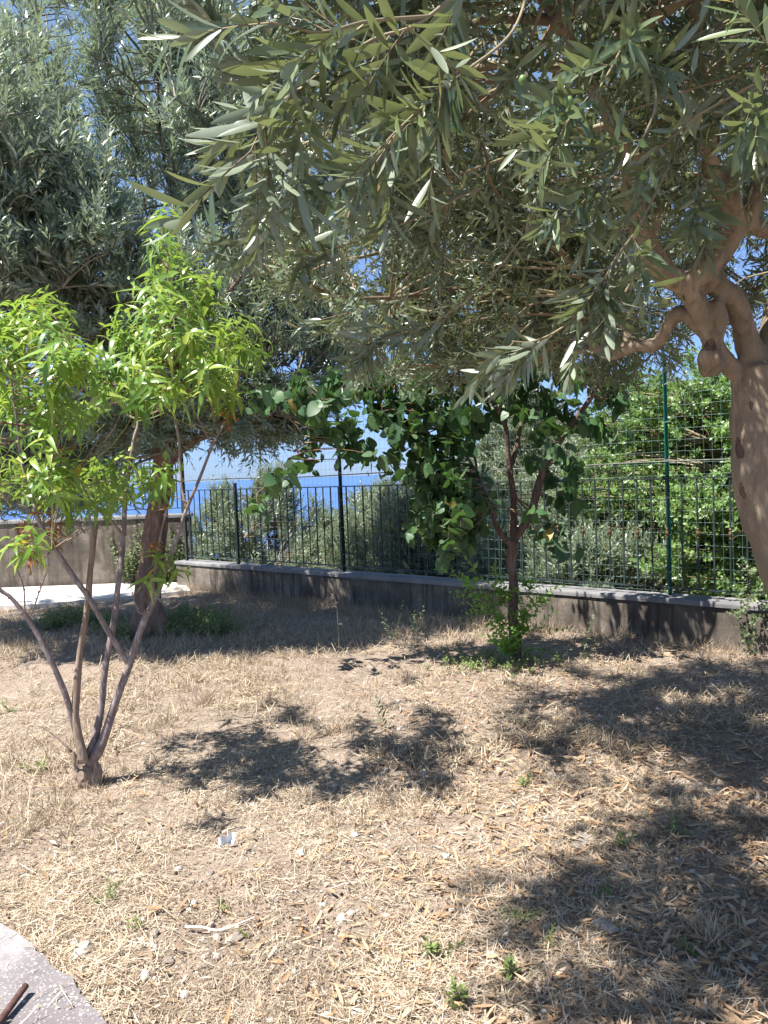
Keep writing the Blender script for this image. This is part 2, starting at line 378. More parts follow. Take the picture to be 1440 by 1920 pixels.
M_fruit = plain('unripe olive', (.13, .22, .05), .35, 0, .2, 40)

def ground_mat():
    m, nt, p, out = newmat('dry garden soil'); v = coords(nt)
    big = noise(nt, v, .9, 5, .6); mid = noise(nt, v, 11, 6, .7); fine = noise(nt, v, 85, 6, .75)
    c = ramp(nt, mid, [(.3, (.1, .075, .057)), (.5, (.185, .142, .108)), (.68, (.3, .235, .18))])
    c = mixc(nt, ramp(nt, big, [(.42, (0, 0, 0)), (.62, (1, 1, 1))]), c, (.25, .195, .15))
    c = mixc(nt, ramp(nt, fine, [(.42, (0, 0, 0)), (.7, (.75, .75, .75))]), c, (.38, .31, .245))
    vo = nt.nodes.new('ShaderNodeTexVoronoi'); vo.inputs['Scale'].default_value = 60; nt.links.new(v, vo.inputs['Vector'])
    c = mixc(nt, ramp(nt, vo.outputs['Distance'], [(.1, (.5, .5, .5)), (.3, (0, 0, 0))]), c, (.5, .43, .35))
    nt.links.new(c, p.inputs['Base Color']); p.inputs['Roughness'].default_value = .95; p.inputs['Specular IOR Level'].default_value = .15
    b = bump(nt, mid, .6, .03); b = bump(nt, fine, .8, .008, b); nt.links.new(b, p.inputs['Normal']); return m
def concrete_mat(name, dark, mid, light, speck=False, lines=False):
    m, nt, p, out = newmat(name); v = coords(nt)
    a = noise(nt, v, 2.2, 6, .65, .4); f = noise(nt, v, 60, 5, .7)
    c = ramp(nt, a, [(.32, dark), (.5, mid), (.68, light)])
    c = mixc(nt, ramp(nt, f, [(.4, (0, 0, 0)), (.7, (.5, .5, .5))]), c, dark)
    if lines:      # rain streaks run down the face
        s = noise(nt, coords(nt, (5, 5, .35)), 3, 4, .6); c = mixc(nt, ramp(nt, s, [(.48, (0, 0, 0)), (.66, (.7, .7, .7))]), c, tuple(x*.55 for x in dark))
        w_ = nt.nodes.new('ShaderNodeTexWave'); w_.wave_type = 'BANDS'; w_.bands_direction = 'Z'; w_.inputs['Scale'].default_value = 1.6
        w_.inputs['Distortion'].default_value = 1.2; nt.links.new(v, w_.inputs['Vector'])
        hb = ramp(nt, w_.outputs[0], [(0, (0, 0, 0)), (.08, (1, 1, 1))])
    if speck:
        vo = nt.nodes.new('ShaderNodeTexVoronoi'); vo.inputs['Scale'].default_value = 95; nt.links.new(v, vo.inputs['Vector'])
        c = mixc(nt, ramp(nt, vo.outputs['Distance'], [(.15, (1, 1, 1)), (.35, (0, 0, 0))]), c, light)
        vo2 = nt.nodes.new('ShaderNodeTexVoronoi'); vo2.inputs['Scale'].default_value = 38; nt.links.new(v, vo2.inputs['Vector'])
        c = mixc(nt, ramp(nt, vo2.outputs['Distance'], [(.12, (1, 1, 1)), (.2, (0, 0, 0))]), c, (.72, .68, .64))
    nt.links.new(c, p.inputs['Base Color']); p.inputs['Roughness'].default_value = .9; p.inputs['Specular IOR Level'].default_value = .25
    b = bump(nt, a, .4, .02); b = bump(nt, f, .6, .005, b)
    if lines: b = bump(nt, hb, .15, .004, b)
    nt.links.new(b, p.inputs['Normal']); return m
M_ground = ground_mat()
M_wall = concrete_mat('old cement wall', (.07, .058, .047), (.14, .118, .095), (.28, .24, .195), lines=True)
M_cap = concrete_mat('grey coping', (.15, .145, .145), (.22, .215, .215), (.32, .31, .3))
M_path = concrete_mat('pale path concrete', (.5, .47, .42), (.6, .57, .52), (.7, .67, .62))
M_slab = concrete_mat('speckled concrete', (.15, .13, .13), (.21, .19, .19), (.36, .34, .335), speck=True)

# ------------------------------------------------------------------ setting: ground, sea, path, slab
def axis(lo, hi, fine, step, far, k=1.16):
    a = list(np.arange(lo, hi+step/2, step)); s = step
    while a[-1] < far: s *= k; a.append(a[-1]+s)
    s = step; b = [lo]
    while b[-1] > -far: s *= k; b.append(b[-1]-s)
    return np.array(b[:0:-1]+a)
gx = axis(-4.2, 4.2, 0, .028, 30000); gy = axis(1.2, 8.6, 0, .028, 30000)
X, Y = np.meshgrid(gx, gy); Z = gz(X, Y)
nx, ny = len(gx), len(gy)
i = np.arange(ny-1)[:, None]*nx; j = np.arange(nx-1)[None]
Q = np.stack([i+j, i+j+1, i+j+1+nx, i+j+nx], -1).reshape(-1, 4)
A = Acc(); A.add(np.stack([X, Y, Z], -1).reshape(-1, 3), None, Q)
tag(A.build('ground', M_ground, origin=np.zeros(3)), kind='structure')

m, nt, p, out = newmat('sea water'); v = coords(nt, (1, .3, 1))
nt.links.new(ramp(nt, noise(nt, v, .002, 5), [(.3, (.022, .085, .27)), (.7, (.035, .11, .32))]), p.inputs['Base Color'])
p.inputs['Roughness'].default_value = .22; p.inputs['Specular IOR Level'].default_value = .5
nt.links.new(bump(nt, noise(nt, v, .12, 6), .4, 1.0), p.inputs['Normal'])
A = Acc(); S_ = 60000.; A.add([(-S_, 120, -92), (S_, 120, -92), (S_, S_, -92), (-S_, S_, -92)], None, [(0, 1, 2, 3)])
tag(A.build('sea', m, origin=np.array([0, 120, -92.])), kind='structure')

def prism(acc, poly, z0, z1, cut=None):
    poly = np.asarray(poly, float); n = len(poly)
    top = np.column_stack([poly, np.full(n, z1)]); bot = np.column_stack([poly, np.full(n, z0)])
    k = np.arange(n); k2 = (k+1) % n; acc.add(np.vstack([bot, top]), [(n, n+q, n+q+1) for q in range(1, n-1)], np.stack([k, k2, k2+n, k+n], -1))
A = Acc()
pp = [atg(-260, 1142), atg(330, 1119), atg(345, 1103)]
prism(A, [(-9, 10.0), (-4.6, 9.95), (-2.75, 10.7), (-2.95, 11.25), (-3.3, 11.75), (-9, 11.8)], -.1, .045)
tag(A.build('path', M_path, smooth=False), kind='structure')
A = Acc()
e0, e1 = atg(-200, 1540), atg(0, 1735); e2, e3 = atg(130, 1850), atg(192, 1925); e4 = atg(330, 2300)
pts = [np.array([-2.6, .6]), np.array([-4, e0[1]]), e0[:2]]
for a, b, n in ((e0, e1, 12), (e1, e2, 14), (e2, e3, 9), (e3, e4, 14)):
    for t in np.linspace(0, 1, n+1)[1:]:
        q = a[:2]*(1-t)+b[:2]*t; pts.append(q+rng.normal(0, .007, 2))
pts += [np.array([-.6, -1]), np.array([-4, -1])]
pts = pts[:1]+pts[1:]; pts = [np.array([-4, -1])]+pts[1:-1]; pts = pts[::-1]; pts = [pts[-1]]+pts[:-1]
prism(A, pts, -.1, .03)
tag(A.build('concrete_slab', M_slab, smooth=False), kind='structure')

# ------------------------------------------------------------------ walls
def slab_wall(name, a, b, thick, z0, z1, mat, parent, nx_=60, nz_=10, amp=.008, seed=0):
    """box along a->b, faces slightly uneven"""
    a, b = np.asarray(a, float), np.asarray(b, float); u = nz(b-a); nrm = np.array([-u[1], u[0]]); L = np.linalg.norm(b-a)
    prof = [(-.5, t) for t in np.linspace(0, 1, nz_)] + [(-.46, 1.012)] + [(t, 1.014) for t in np.linspace(-.25, .25, 3)] + [(.46, 1.012)] + [(.5, t) for t in np.linspace(1, 0, nz_)]
    prof = np.array(prof); s = np.linspace(0, L, nx_)
    S, K = np.meshgrid(s, np.arange(len(prof)), indexing='ij'); o = prof[K, 0]*thick; z = z0+(z1-z0)*prof[K, 1]
    dn = (fbm(S*3+seed, z*3+K*.05, seed, 4)-.5)*2*amp
    o = o + dn*np.sign(prof[K, 0]); z = z + (fbm(S*4, K*.3, seed+3, 3)-.5)*amp*(K >= nz_-1)*(K < len(prof)-nz_+1)
    P = np.stack([a[0]+u[0]*S+nrm[0]*o, a[1]+u[1]*S+nrm[1]*o, z], -1).reshape(-1, 3)
    m_ = len(prof); i = np.arange(nx_-1)[:, None]*m_; j = np.arange(m_-1)[None]
    Q = np.stack([i+j, i+m_+j, i+m_+j+1, i+j+1], -1).reshape(-1, 4)
    T = [(0, k, k+1) for k in range(1, m_-1)]; e = (nx_-1)*m_; T += [(e, e+k+1, e+k) for k in range(1, m_-1)]
    ac = Acc(); ac.add(P, T, Q); return ac.build(name, mat, parent)
WT = .40                                                    # top of the low wall
th = .24
wa = WP - WU*3.42; wb = WP + WU*7.2                         # front face runs wa -> wb
ca, cb = wa+WN*th/2, wb+WN*th/2
t = thing('garden_wall', (*ca, 0), 'low weathered cement wall with a grey coping under the iron railing', 'wall')
slab_wall('wall_body', ca, cb, th, -.6, WT-.045, M_wall, t, 160, 10, .012, 4)
slab_wall('coping', ca-WU*.015, cb+WU*.015, th+.035, WT-.045, WT, M_cap, t, 160, 3, .006, 9)
t = thing('boundary_wall', (-6, 11.95, 0), 'taller grey plastered wall behind the pale path at the left', 'wall')
slab_wall('wall_body', (-10, 11.95), (-3.02, 11.95), .22, -.6, 1.02, M_wall, t, 90, 14, .012, 14)
slab_wall('coping', (-10, 11.95), (-3.0, 11.95), .26, 1.02, 1.075, M_cap, t, 90, 3, .006, 19)

# ------------------------------------------------------------------ railing on the low wall
fl = WP+WN*.10                                              # line of the railing
def wp(s, z, off=0): q = fl+WU*s+WN*off; return np.array([q[0], q[1], z])
def s_of(px):                                              # distance along the railing seen at this pixel column
    ss = np.linspace(-5, 8, 4000); P = np.column_stack([fl[0]+WU[0]*ss, fl[1]+WU[1]*ss, np.full(4000, .9)]); x, _ = proj(P)
    return ss[np.abs(x-px).argmin()]
RT, RB = 1.435, .475
def railing(lab, P0, s0, s1, posts, top, bot, base, step, name='iron_railing'):
    t = thing(name, P0(s0, base), lab, 'railing')
    a = Acc(); bar(a, P0(s0, top), P0(s1, top), .03, .012); a.build('top_rail', M_iron, t, False)
    a = Acc(); bar(a, P0(s0, bot), P0(s1, bot), .024, .012); a.build('bottom_rail', M_iron, t, False)
    for s in posts:
        a = Acc(); bar(a, P0(s, base-.02), P0(s, top+.07), .036); box(a, P0(s, top+.078), (.044, .044, .014), (*WU, 0)); a.build('post', M_iron, t, False)
    n = int(round((s1-s0)/step))
    for k in range(1, n):
        s = s0+k*step
        if min([abs(s-q) for q in posts]+[9]) < .05: continue
        a = Acc(); bend = rng.normal(0, .003)
        zz = np.linspace(bot, top, 15)
        if k % 2 == 0:                                      # twisted bar with a collar
            tube(a, [P0(s+bend*math.sin(z*3), z) for z in zz], .0075, 6, 0)
            o = a.build('baluster', M_iron, t, False)
            c = Acc(); zc = bot+(top-bot)*.5
            tube(c, [P0(s, zc+d) for d in (-.05, -.038, -.026, -.012, 0, .012, .026, .038, .05)], [.008, .013, .01, .015, .018, .015, .01, .013, .008], 10, 2)
            c.build('collar', M_brass, o)
            o2 = col.objects[-1]
        else:
            bar(a, P0(s, bot), P0(s+bend, top), .013); a.build('baluster', M_iron, t, False)
    return t
p445, p888 = s_of(444), s_of(888)
railing('dark iron railing with slim balusters and gilded collars on the low wall', wp, -3.3, 7.0, [p445, p888, p888+(p888-p445), -3.28], RT, RB, WT, .132)
# fix: collars are children of balusters whose origin is shared, so nothing moves
lw = lambda s, z, off=0: np.array([s, 11.95, z])
t2 = thing('iron_railing', lw(-8, 1.07), 'short dark iron railing standing on the taller left wall', 'railing')
a = Acc(); bar(a, lw(-9.8, 1.95), lw(-3.1, 1.95), .03, .012); a.build('top_rail', M_iron, t2, False)
a = Acc(); bar(a, lw(-9.8, 1.16), lw(-3.1, 1.16), .024, .012); a.build('bottom_rail', M_iron, t2, False)
for s in (-9.8, -6.6, -3.12):
    a = Acc(); bar(a, lw(s, 1.06), lw(s, 2.0), .036); a.build('post', M_iron, t2, False)
for s in np.arange(-9.67, -3.2, .132):
    if min(abs(s+6.6), 9) < .05: continue
    a = Acc(); bar(a, lw(s, 1.16), lw(s, 1.95), .013); a.build('baluster', M_iron, t2, False)

# green wire fence on tall posts, tied behind the railing
OFF = .045
tf = thing('wire_mesh_fence', wp(0, WT, OFF), 'green wire mesh fence on tall green posts rising above the iron railing', 'fence')
pA, pB = s_of(637), s_of(1250)
for s, top in ((pA-(pB-pA)*.9, 2.25), (pA, 2.36), (pB, 2.52), (pB+(pB-pA), 2.5)):
    if s < -3.35: s = -3.35
    a = Acc(); P_ = [wp(s, WT-.01, OFF), wp(s-.012, top, OFF)]
    b_, c_ = P_; bar(a, b_, c_, .042, .006); bar(a, b_+np.array([*WN, 0])*.02, c_+np.array([*WN, 0])*.02, .006, .034)
    po = a.build('post', M_green if s > 2 else M_iron, tf, False)
    for z in np.arange(WT+.2, top-.1, .33):
        c = Acc(); bar(c, wp(s-.025, z, OFF-.012), wp(s+.03, z+.012, OFF-.012), .006); c.build('wire_tie', M_galv, po, False)
a = Acc(); ns = 170
ss = np.linspace(-3.35, 7.0, int(10.35/.075))
hts = 2.30+.10*np.clip((ss+1)/5, 0, 1)
Pm = np.array([[wp(s+rng.normal(0, .003), WT+.03+(h-WT-.03)*q, OFF+.02+.008*math.sin(s*3+q*5)) for q in np.linspace(0, 1, 6)] for s, h in zip(ss, hts)])
tubes(a, Pm, np.full(Pm.shape[:2], .0008), 4)
for z in np.arange(WT+.05, 2.34, .1):
    L = np.array([wp(s, z+.006*math.sin(s*2.3+z*7)+.02*np.clip((s+1)/5, 0, 1)*(z-1), OFF+.02+.008*math.sin(s*3+z*2.6)) for s in np.linspace(-3.35, 7.0, 70)])
    tubes(a, L[None], np.full((1, 70), .0009), 4)
a.build('wire_mesh', M_mesh, tf)
a = Acc(); tube(a, [wp(s, 1.575+.008*math.sin(s*2), OFF-.02) for s in np.linspace(-3.35, 7.0, 30)], .006, 6, 2); a.build('tension_rod', M_rod, tf)
# the loose square grid leaning outside the railing
g0, g1 = s_of(474), s_of(533)
tg = thing('wire_grid', wp(g0, WT, .16), 'loose galvanised square wire grid leaning behind the railing left of the tall post', 'wire grid')
a = Acc(); tilt = .10
for s in np.linspace(g0, g1, 6): tubes(a, np.array([[wp(s, WT+.02, .12), wp(s-.01, 1.42, .12+tilt)]]), np.full((1, 2), .0035), 5)
for z in np.linspace(WT+.12, 1.38, 12): tubes(a, np.array([[wp(g0-.04, z, .125+tilt*(z-WT)), wp(g1+.05, z-.006, .125+tilt*(z-WT))]]), np.full((1, 2), .003), 5)
a.build('wires', M_galv, tg)

# ------------------------------------------------------------------ right olive tree
def pth(L, Y0=None): return [at(x, y, (Y0 if len(q) == 0 else q[0])) for x, y, *q in L]
def nodes_of(paths, n=5): return np.vstack([smooth_path(p_, n) for p_ in paths])
base = at(1640, 1600, 3.05); base[2] = -.05
ot = thing('olive_tree', (base[0], base[1], 0), 'old olive tree with a thick smooth forked trunk leaning in at the right edge', 'tree')
A = Acc()
P_tr = [base+[.04, 0, 0]] + [at(1575, 1400, 3.04), at(1530, 1200, 3.02)] + pth([(1488, 1060), (1459, 975), (1428, 870), (1423, 760), (1425, 690)], 3.0)
tube(A, P_tr, np.array([.22, .165, .14, .122, .118, .112, .104, .095]), 16, 5, rough=.1, seed=3)
L1 = pth([(1400, 720, 3.0), (1340, 650, 2.95), (1314, 584, 2.9), (1279, 538, 2.85), (1243, 508, 2.8), (1208, 455, 2.75), (1187, 382, 2.65), (1175, 300, 2.5), (1120, 180, 2.3), (1050, 40, 2.1)])
tube(A, L1, np.array([.034, .037, .036, .037, .043, .036, .03, .026, .021, .016]), 12, 5, rough=.14, seed=5)
L2 = pth([(1420, 700, 3.0), (1398, 625, 2.98), (1380, 568, 2.93), (1345, 535, 2.9), (1318, 515, 2.88), (1345, 478, 2.88), (1367, 432, 2.88), (1366, 375, 2.86), (1340, 332, 2.84), (1328, 300, 2.8), (1330, 240, 2.7), (1310, 120, 2.5), (1290, -60, 2.2)])
tube(A, L2, np.array([.062, .044, .042, .042, .056, .052, .05, .046, .04, .03, .026, .024, .02]), 12, 5, rough=.1, seed=7)
tube(A, pth([(1318, 515, 2.88), (1294, 518, 2.85), (1286, 512, 2.84)]), [.056, .04, .03], 12, 3)
L3 = pth([(1367, 435, 2.88), (1398, 412, 2.9), (1412, 372, 2.9), (1418, 330, 2.92), (1420, 250, 2.95), (1440, 100, 3.0), (1480, -60, 3.1)])
tube(A, L3, np.array([.045, .038, .033, .03, .028, .026, .022]), 10, 5, rough=.1, seed=9)
L3b = pth([(1398, 415, 2.9), (1438, 434, 2.92), (1480, 430, 2.95), (1560, 380, 3.0)]); tube(A, L3b, [.036, .028, .026, .022], 10, 5)
L4 = pth([(1330, 625, 2.95), (1279, 586, 2.98), (1254, 610, 3.02), (1232, 645, 3.06), (1190, 650, 3.12), (1144, 668, 3.2), (1119, 655, 3.25), (1084, 658, 3.32), (1055, 650, 3.4), (1010, 610, 3.5), (960, 560, 3.6)])
tube(A, L4, np.array([.035, .03, .028, .027, .025, .022, .018, .015, .013, .011, .008]), 10, 5, rough=.14, seed=11)
subs = [pth([(1126, 657, 3.22), (1102, 616, 3.3), (1077, 597, 3.4), (1060, 540, 3.5)]), pth([(1173, 645, 3.15), (1169, 590, 3.2), (1155, 550, 3.3), (1120, 480, 3.4)]),
        pth([(1155, 655, 3.18), (1130, 610, 3.1), (1112, 588, 3.0), (1080, 500, 2.9)]), pth([(1198, 648, 3.1), (1150, 600, 3.3), (1100, 570, 3.5), (1040, 520, 3.8)])]
for q in subs: tube(A, q, [.014, .012, .01, .006], 8, 4)
L5 = pth([(1440, 690, 3.02), (1458, 600, 3.05), (1480, 520, 3.1), (1540, 400, 3.2), (1620, 250, 3.4), (1700, 100, 3.6)])
tube(A, L5, np.array([.065, .055, .05, .045, .04, .03]), 12, 5, rough=.1, seed=13)
L6 = pth([(1208, 455, 2.75), (1235, 360, 2.85), (1278, 240, 2.95), (1296, 110, 3.05), (1306, -80, 3.15)]); tube(A, L6, [.03, .036, .038, .036, .03], 10, 5, rough=.1, seed=17)
tube(A, pth([(1338, 690, 2.95), (1328, 668, 2.92), (1322, 655, 2.91)]), [.05, .045, .025], 12, 3)    # pruned knob
tube(A, pth([(1330, 640, 2.93), (1350, 600, 2.9), (1344, 560, 2.88)]), [.04, .03, .02], 10, 3)
F_ = fuse(A, .0105, 2, .006, 26, .008, 2); tro = F_.build('trunk', M_bark_o, ot)
from mathutils.bvhtree import BVHTree
bv = BVHTree.FromPolygons([tuple(v) for v in np.concatenate(F_.V)], [tuple(int(q) for q in f) for f in np.concatenate(F_.Q)])
M_scar = barkmat('healed scar', (.05, .03, .022), (.13, .085, .06), (.24, .16, .11), 40, .4, .9)
for x, y, a_, b_, tl in ((1386, 842, .016, .034, .3), (1392, 922, .012, .026, -.1), (1330, 650, .022, .02, .2), (1335, 470, .008, .007, 0), (1408, 760, .006, .012, 0)):
    d_ = at(x, y, 3.)-np.array([0, 0, EYE]); hit, nn, _, _ = bv.ray_cast(Vector((0, 0, EYE)), Vector(d_).normalized())
    if hit is None: continue
    nn = np.array(nn); nn = nn if np.dot(nn, d_) < 0 else -nn; h_ = np.array(hit); uu = nz(np.cross([0, 0, 1], nn)); vv = np.cross(nn, uu)
    k_ = np.linspace(0, 2*np.pi, 17)[:-1]; rings = []
    for rr_, hh in ((1.5, -.006), (1.25, .002), (1.0, .004), (.8, .0), (.5, .001), (.2, .002)):
        rw_ = rr_*(1+.12*np.sin(3*k_+x)+.06*np.sin(5*k_+y)); ca_, sa_ = np.cos(k_), np.sin(k_)
        px_, py_ = a_*rw_*ca_, b_*rw_*sa_; px_, py_ = px_*math.cos(tl)-py_*math.sin(tl), px_*math.sin(tl)+py_*math.cos(tl)
        base_ = h_+px_[:, None]*uu+py_[:, None]*vv
        out_ = []
        for q_ in base_:
            hh_, n2_, _, ds_ = bv.find_nearest(Vector(q_)); out_.append(np.array(hh_)+nn*hh*(a_/.026+.4)/1.4)
        rings.append(np.array(out_))
    V_ = np.vstack(rings); j_ = np.arange(16); Q_ = np.vstack([np.stack([i_*16+j_, i_*16+(j_+1) % 16, (i_+1)*16+(j_+1) % 16, (i_+1)*16+j_], -1) for i_ in range(5)])
    ac = Acc(); ac.add(np.vstack([V_, V_[-16:].mean(0)]), [(80+q, 80+(q+1) % 16, 96) for q in range(16)], Q_); ac.build('bark_scar', M_scar, tro)
nodes = nodes_of([L1[3:], L2[6:], L3, L3b, L4[5:], L5[2:]]+subs)
tw, lf = Acc(), Acc()
# forward limbs out over the viewer
fw = [np.array([1.15, 2.35, 2.55]), np.array([.75, 1.75, 2.75]), np.array([.35, 1.5, 2.6]), np.array([1.3, 1.5, 2.7]), np.array([.2, 2.4, 2.9]), np.array([-.1, 2.9, 2.85]), np.array([.5, 3.3, 2.9]),
      np.array([2.2, 2.2, 3.0]), np.array([.9, 4.2, 3.0]), np.array([1.9, 4.6, 3.0]), np.array([2.8, 3.6, 3.2]), np.array([1.2, 3.2, 3.6]), np.array([.1, 3.9, 2.7]), np.array([1.7, 1.2, 2.7]), np.array([0.0, 2.0, 3.3])]
B1 = branchlets(tw, nodes, np.array(fw), .022, .006, .12, 8, 6, .12)
nodes2 = np.vstack([nodes, B1.reshape(-1, 3)])
ELR = [((1.7, 3.4, 3.25), (1.9, 1.7, 1.15), 4.6), ((.75, 2.0, 3.0), (1.1, .95, .85), 2.2), ((.35, 3.3, 2.75), (.95, 1.0, .75), 1.9), ((2.2, 1.6, 2.9), (1.0, .9, .8), 1.0), ((.3, 4.2, 2.5), (1.05, 1.0, .5), 2.0), ((1.3, 4.6, 2.6), (1.0, .8, .6), 1.2), ((3.1, 3.2, 3.4), (1.2, 1.5, 1.1), 1.2), ((-.45, 1.75, 3.05), (.8, .75, .4), 1.25), ((.5, 1.3, 3.0), (.7, .5, .4), .6)]  # front left mass above the frame is added to shade the foreground
T_ = in_ell(ELR, 2500)
def okR(P):
    x, y = proj(P); under = 1.98+.10*vnoise(P[:, 0]*3, P[:, 1]*3, 2)
    k = (P[:, 2] > under) & (P[:, 1] > 1.0)
    k &= ~((P[:, 2] < 2.45) & (x > 1290) & (y > 330) & (P[:, 1] < 3.1))          # the fork stays open to view
    k &= ~((x < 470) & (y > -60) & (P[:, 1] > 1.6)) & ~((x < 640) & (y > 560))
    return k
T_ = T_[okR(T_)]; T_ = T_[(fbm((T_[:, 0]+.46*T_[:, 2])*2.6, (T_[:, 1]+.27*T_[:, 2])*2.6, 8, 2) > .40) | ((T_[:, 1] < 2.3) & (T_[:, 2] < 2.8))]  # clusters also cleared along the sun's path, so the shade below dapples
Bm = branchlets(tw, nodes2, T_[:110], .011, .003, .2, 7, 5)
B2 = branchlets(tw, np.vstack([nodes2, Bm[:, 2:].reshape(-1, 3)]), T_[110:], .006, .002, .18, 5, 4)
ctr = np.array([1.5, 3.2, 2.9])
def spray(B, per, tmin, wt, wo, wu, wr, c):
    P, T = along(B, per, tmin); return P, nz(T*wt + nz(P-c)*wo + np.array([0, 0, wu]) + rng.normal(0, wr, P.shape))
P_, D_ = spray(B2, 9, .3, .5, .35, -.15, .55, ctr)
k = okR(P_) & okR(P_+D_*.2) & (gaps(P_, 4.5, .475, 12) | (rng.random(len(P_)) < .12)); P_, D_ = P_[k], D_[k]
near = P_[:, 1] < 2.3
print('right olive shoots', len(P_), near.sum())
for sel, st in ((near, OLIVE_HI), (~near, OLIVE_MD)):
    n_ = sel.sum(); shoots(lf, tw, P_[sel], D_[sel], rng.uniform(.12, .30, n_), 8, .072, .0058, st, 46, .13, .22, True, .2, .0012)
# sprays that hang close to the viewer
def twig_spray(path, n, lf, tw, L=.075, W=.0062, m=8, Ls=(.08, .16), r=.0028, dwn=-.2, st=OLIVE_HI):
    p_ = smooth_path(path, 8); tube(tw, p_, np.linspace(r, r*.45, len(p_)), 6, 0, r=.7)
    tt = rng.random(n)**.7; idx = (tt*(len(p_)-2)).astype(int); P = p_[idx]; T = nz(p_[idx+1]-p_[idx])
    D = nz(T*.9+rng.normal(0, .45, P.shape)+[0, 0, dwn]); D[-1] = T[-1]; P[-1] = p_[-2]
    shoots(lf, tw, P, D, rng.uniform(*Ls, n), m, L, W, st, 42, .12, .2, True, .1, .0011)
    # leaf pairs straight off the main twig
sprays = [
    ([(960, -120, 1.2), (804, 31, 1.02), (698, 75, 1.0), (587, 147, .98), (498, 236, .97), (467, 290, .97)], 15),
    ([(804, 31, 1.02), (690, 40, .95), (600, 60, .92), (500, 40, .9)], 7),
    ([(1000, -60, 1.3), (960, 60, 1.2), (850, 150, 1.15), (760, 230, 1.1), (700, 290, 1.1)], 9),
    ([(1250, -100, 1.5), (1180, 60, 1.4), (1120, 170, 1.3), (1060, 230, 1.25)], 9),
    ([(1180, 60, 1.5), (1230, 180, 1.35), (1180, 300, 1.3), (1130, 330, 1.28)], 8),
    ([(1500, 20, 1.3), (1450, 120, 1.2), (1410, 200, 1.15)], 6),
    ([(1260, 300, 1.7), (1200, 420, 1.6), (1150, 490, 1.5), (1130, 540, 1.5)], 9),
    ([(1130, 540, 1.5), (1060, 610, 1.5), (1000, 640, 1.5), (960, 640, 1.5)], 6),
    ([(1000, 420, 2.0), (900, 540, 2.0), (800, 610, 2.0), (690, 640, 2.0)], 10),
    ([(900, 350, 2.1), (800, 400, 2.1), (700, 440, 2.05), (600, 470, 2.0), (500, 460, 1.95)], 12),
    ([(800, 250, 1.9), (700, 300, 1.85), (600, 350, 1.8), (520, 380, 1.8)], 11),
    ([(1000, 600, 2.3), (960, 640, 2.2), (930, 680, 2.1)], 6),
    ([(700, 60, 1.8), (560, 120, 1.7), (470, 120, 1.7), (420, 70, 1.7)], 11),
    ([(1420, 440, 1.8), (1440, 520, 1.75), (1400, 590, 1.7)], 0),
    ([(1320, 180, 1.8), (1310, 320, 1.7), (1300, 400, 1.6)], 6),
    ([(760, 560, 2.8), (680, 580, 2.7), (600, 600, 2.6)], 8),
    ([(600, 250, 2.2), (520, 330, 2.2), (450, 400, 2.2), (430, 440, 2.2)], 10)]
for q, n_ in sprays:
    if n_: twig_spray(pth(q), n_, lf, tw)
tw.build('twigs', M_twig, ot); lf.build('crown', M_olive, ot)
for x, y, Yf in ((1067, 190, 1.25), (1056, 228, 1.27), (1205, 330, 1.6), (980, 150, 1.3), (850, 240, 1.5), (1390, 260, 1.3)):
    c_ = at(x, y, Yf); a = Acc(); tube(a, [c_+[0, 0, d] for d in (-.0085, -.007, -.0035, 0, .0035, .007, .0085)], [.001, .0042, .0062, .0068, .0062, .004, .001], 10, 2); a.build('olive_fruit', M_fruit, ot)
print('right leaves', lf.n)

# ------------------------------------------------------------------ left olive tree
base = atg(272, 1192)
ol = thing('olive_tree', (base[0], base[1], 0), 'tall olive tree with a brown trunk and silvery crown standing behind the small peach tree', 'tree')
A = Acc(); YL = base[1]
P_tr = [base+[-.02, 0, -.06]] + pth([(276, 1140, YL), (284, 1060, YL), (292, 990, YL), (303, 900, YL), (312, 820, YL), (316, 760, YL), (322, 690, YL)])
tube(A, P_tr, np.array([.19, .14, .12, .11, .105, .1, .095, .09]), 14, 5, rough=.16, seed=23)
tube(A, pth([(285, 1120, YL-.05), (300, 1160, YL-.1), (312, 1200, YL-.12)]), [.07, .07, .06], 8, 3)
limbs = [pth([(305, 880, YL), (345, 840, YL-.1), (400, 810, YL-.3), (470, 790, YL-.5), (540, 770, YL-.7)]),
         pth([(316, 760, YL), (270, 700, YL), (200, 620, YL-.1), (130, 480, YL+.1), (100, 300, YL+.3), (90, 100, YL+.6)]),
         pth([(318, 740, YL), (340, 600, YL-.1), (330, 420, YL+.2), (300, 250, YL+.5), (290, 50, YL+.8)]),
         pth([(320, 720, YL), (400, 620, YL), (470, 500, YL-.2), (520, 350, YL+.2), (540, 200, YL+.4)]),
         pth([(312, 800, YL), (240, 770, YL+.2), (150, 730, YL+.4), (40, 690, YL+.3), (-80, 640, YL)]),
         pth([(316, 770, YL), (300, 600, YL+.6), (280, 450, YL+1.2), (260, 300, YL+1.5)]),
         pth([(318, 745, YL), (250, 640, YL-.5), (170, 560, YL-1.1), (60, 480, YL-1.5)]),
         pth([(318, 745, YL), (360, 640, YL-.6), (420, 560, YL-1.2), (480, 480, YL-1.6)])]
for q in limbs: tube(A, q, np.linspace(.055, .007, len(q)), 10, 5, rough=.12, seed=len(q))
fuse(A, .016, 3, .012, 18, .006, 6).build('trunk', M_bark_l, ol)
nodes = nodes_of([q[1:] for q in limbs])
tw, lf = Acc(), Acc()
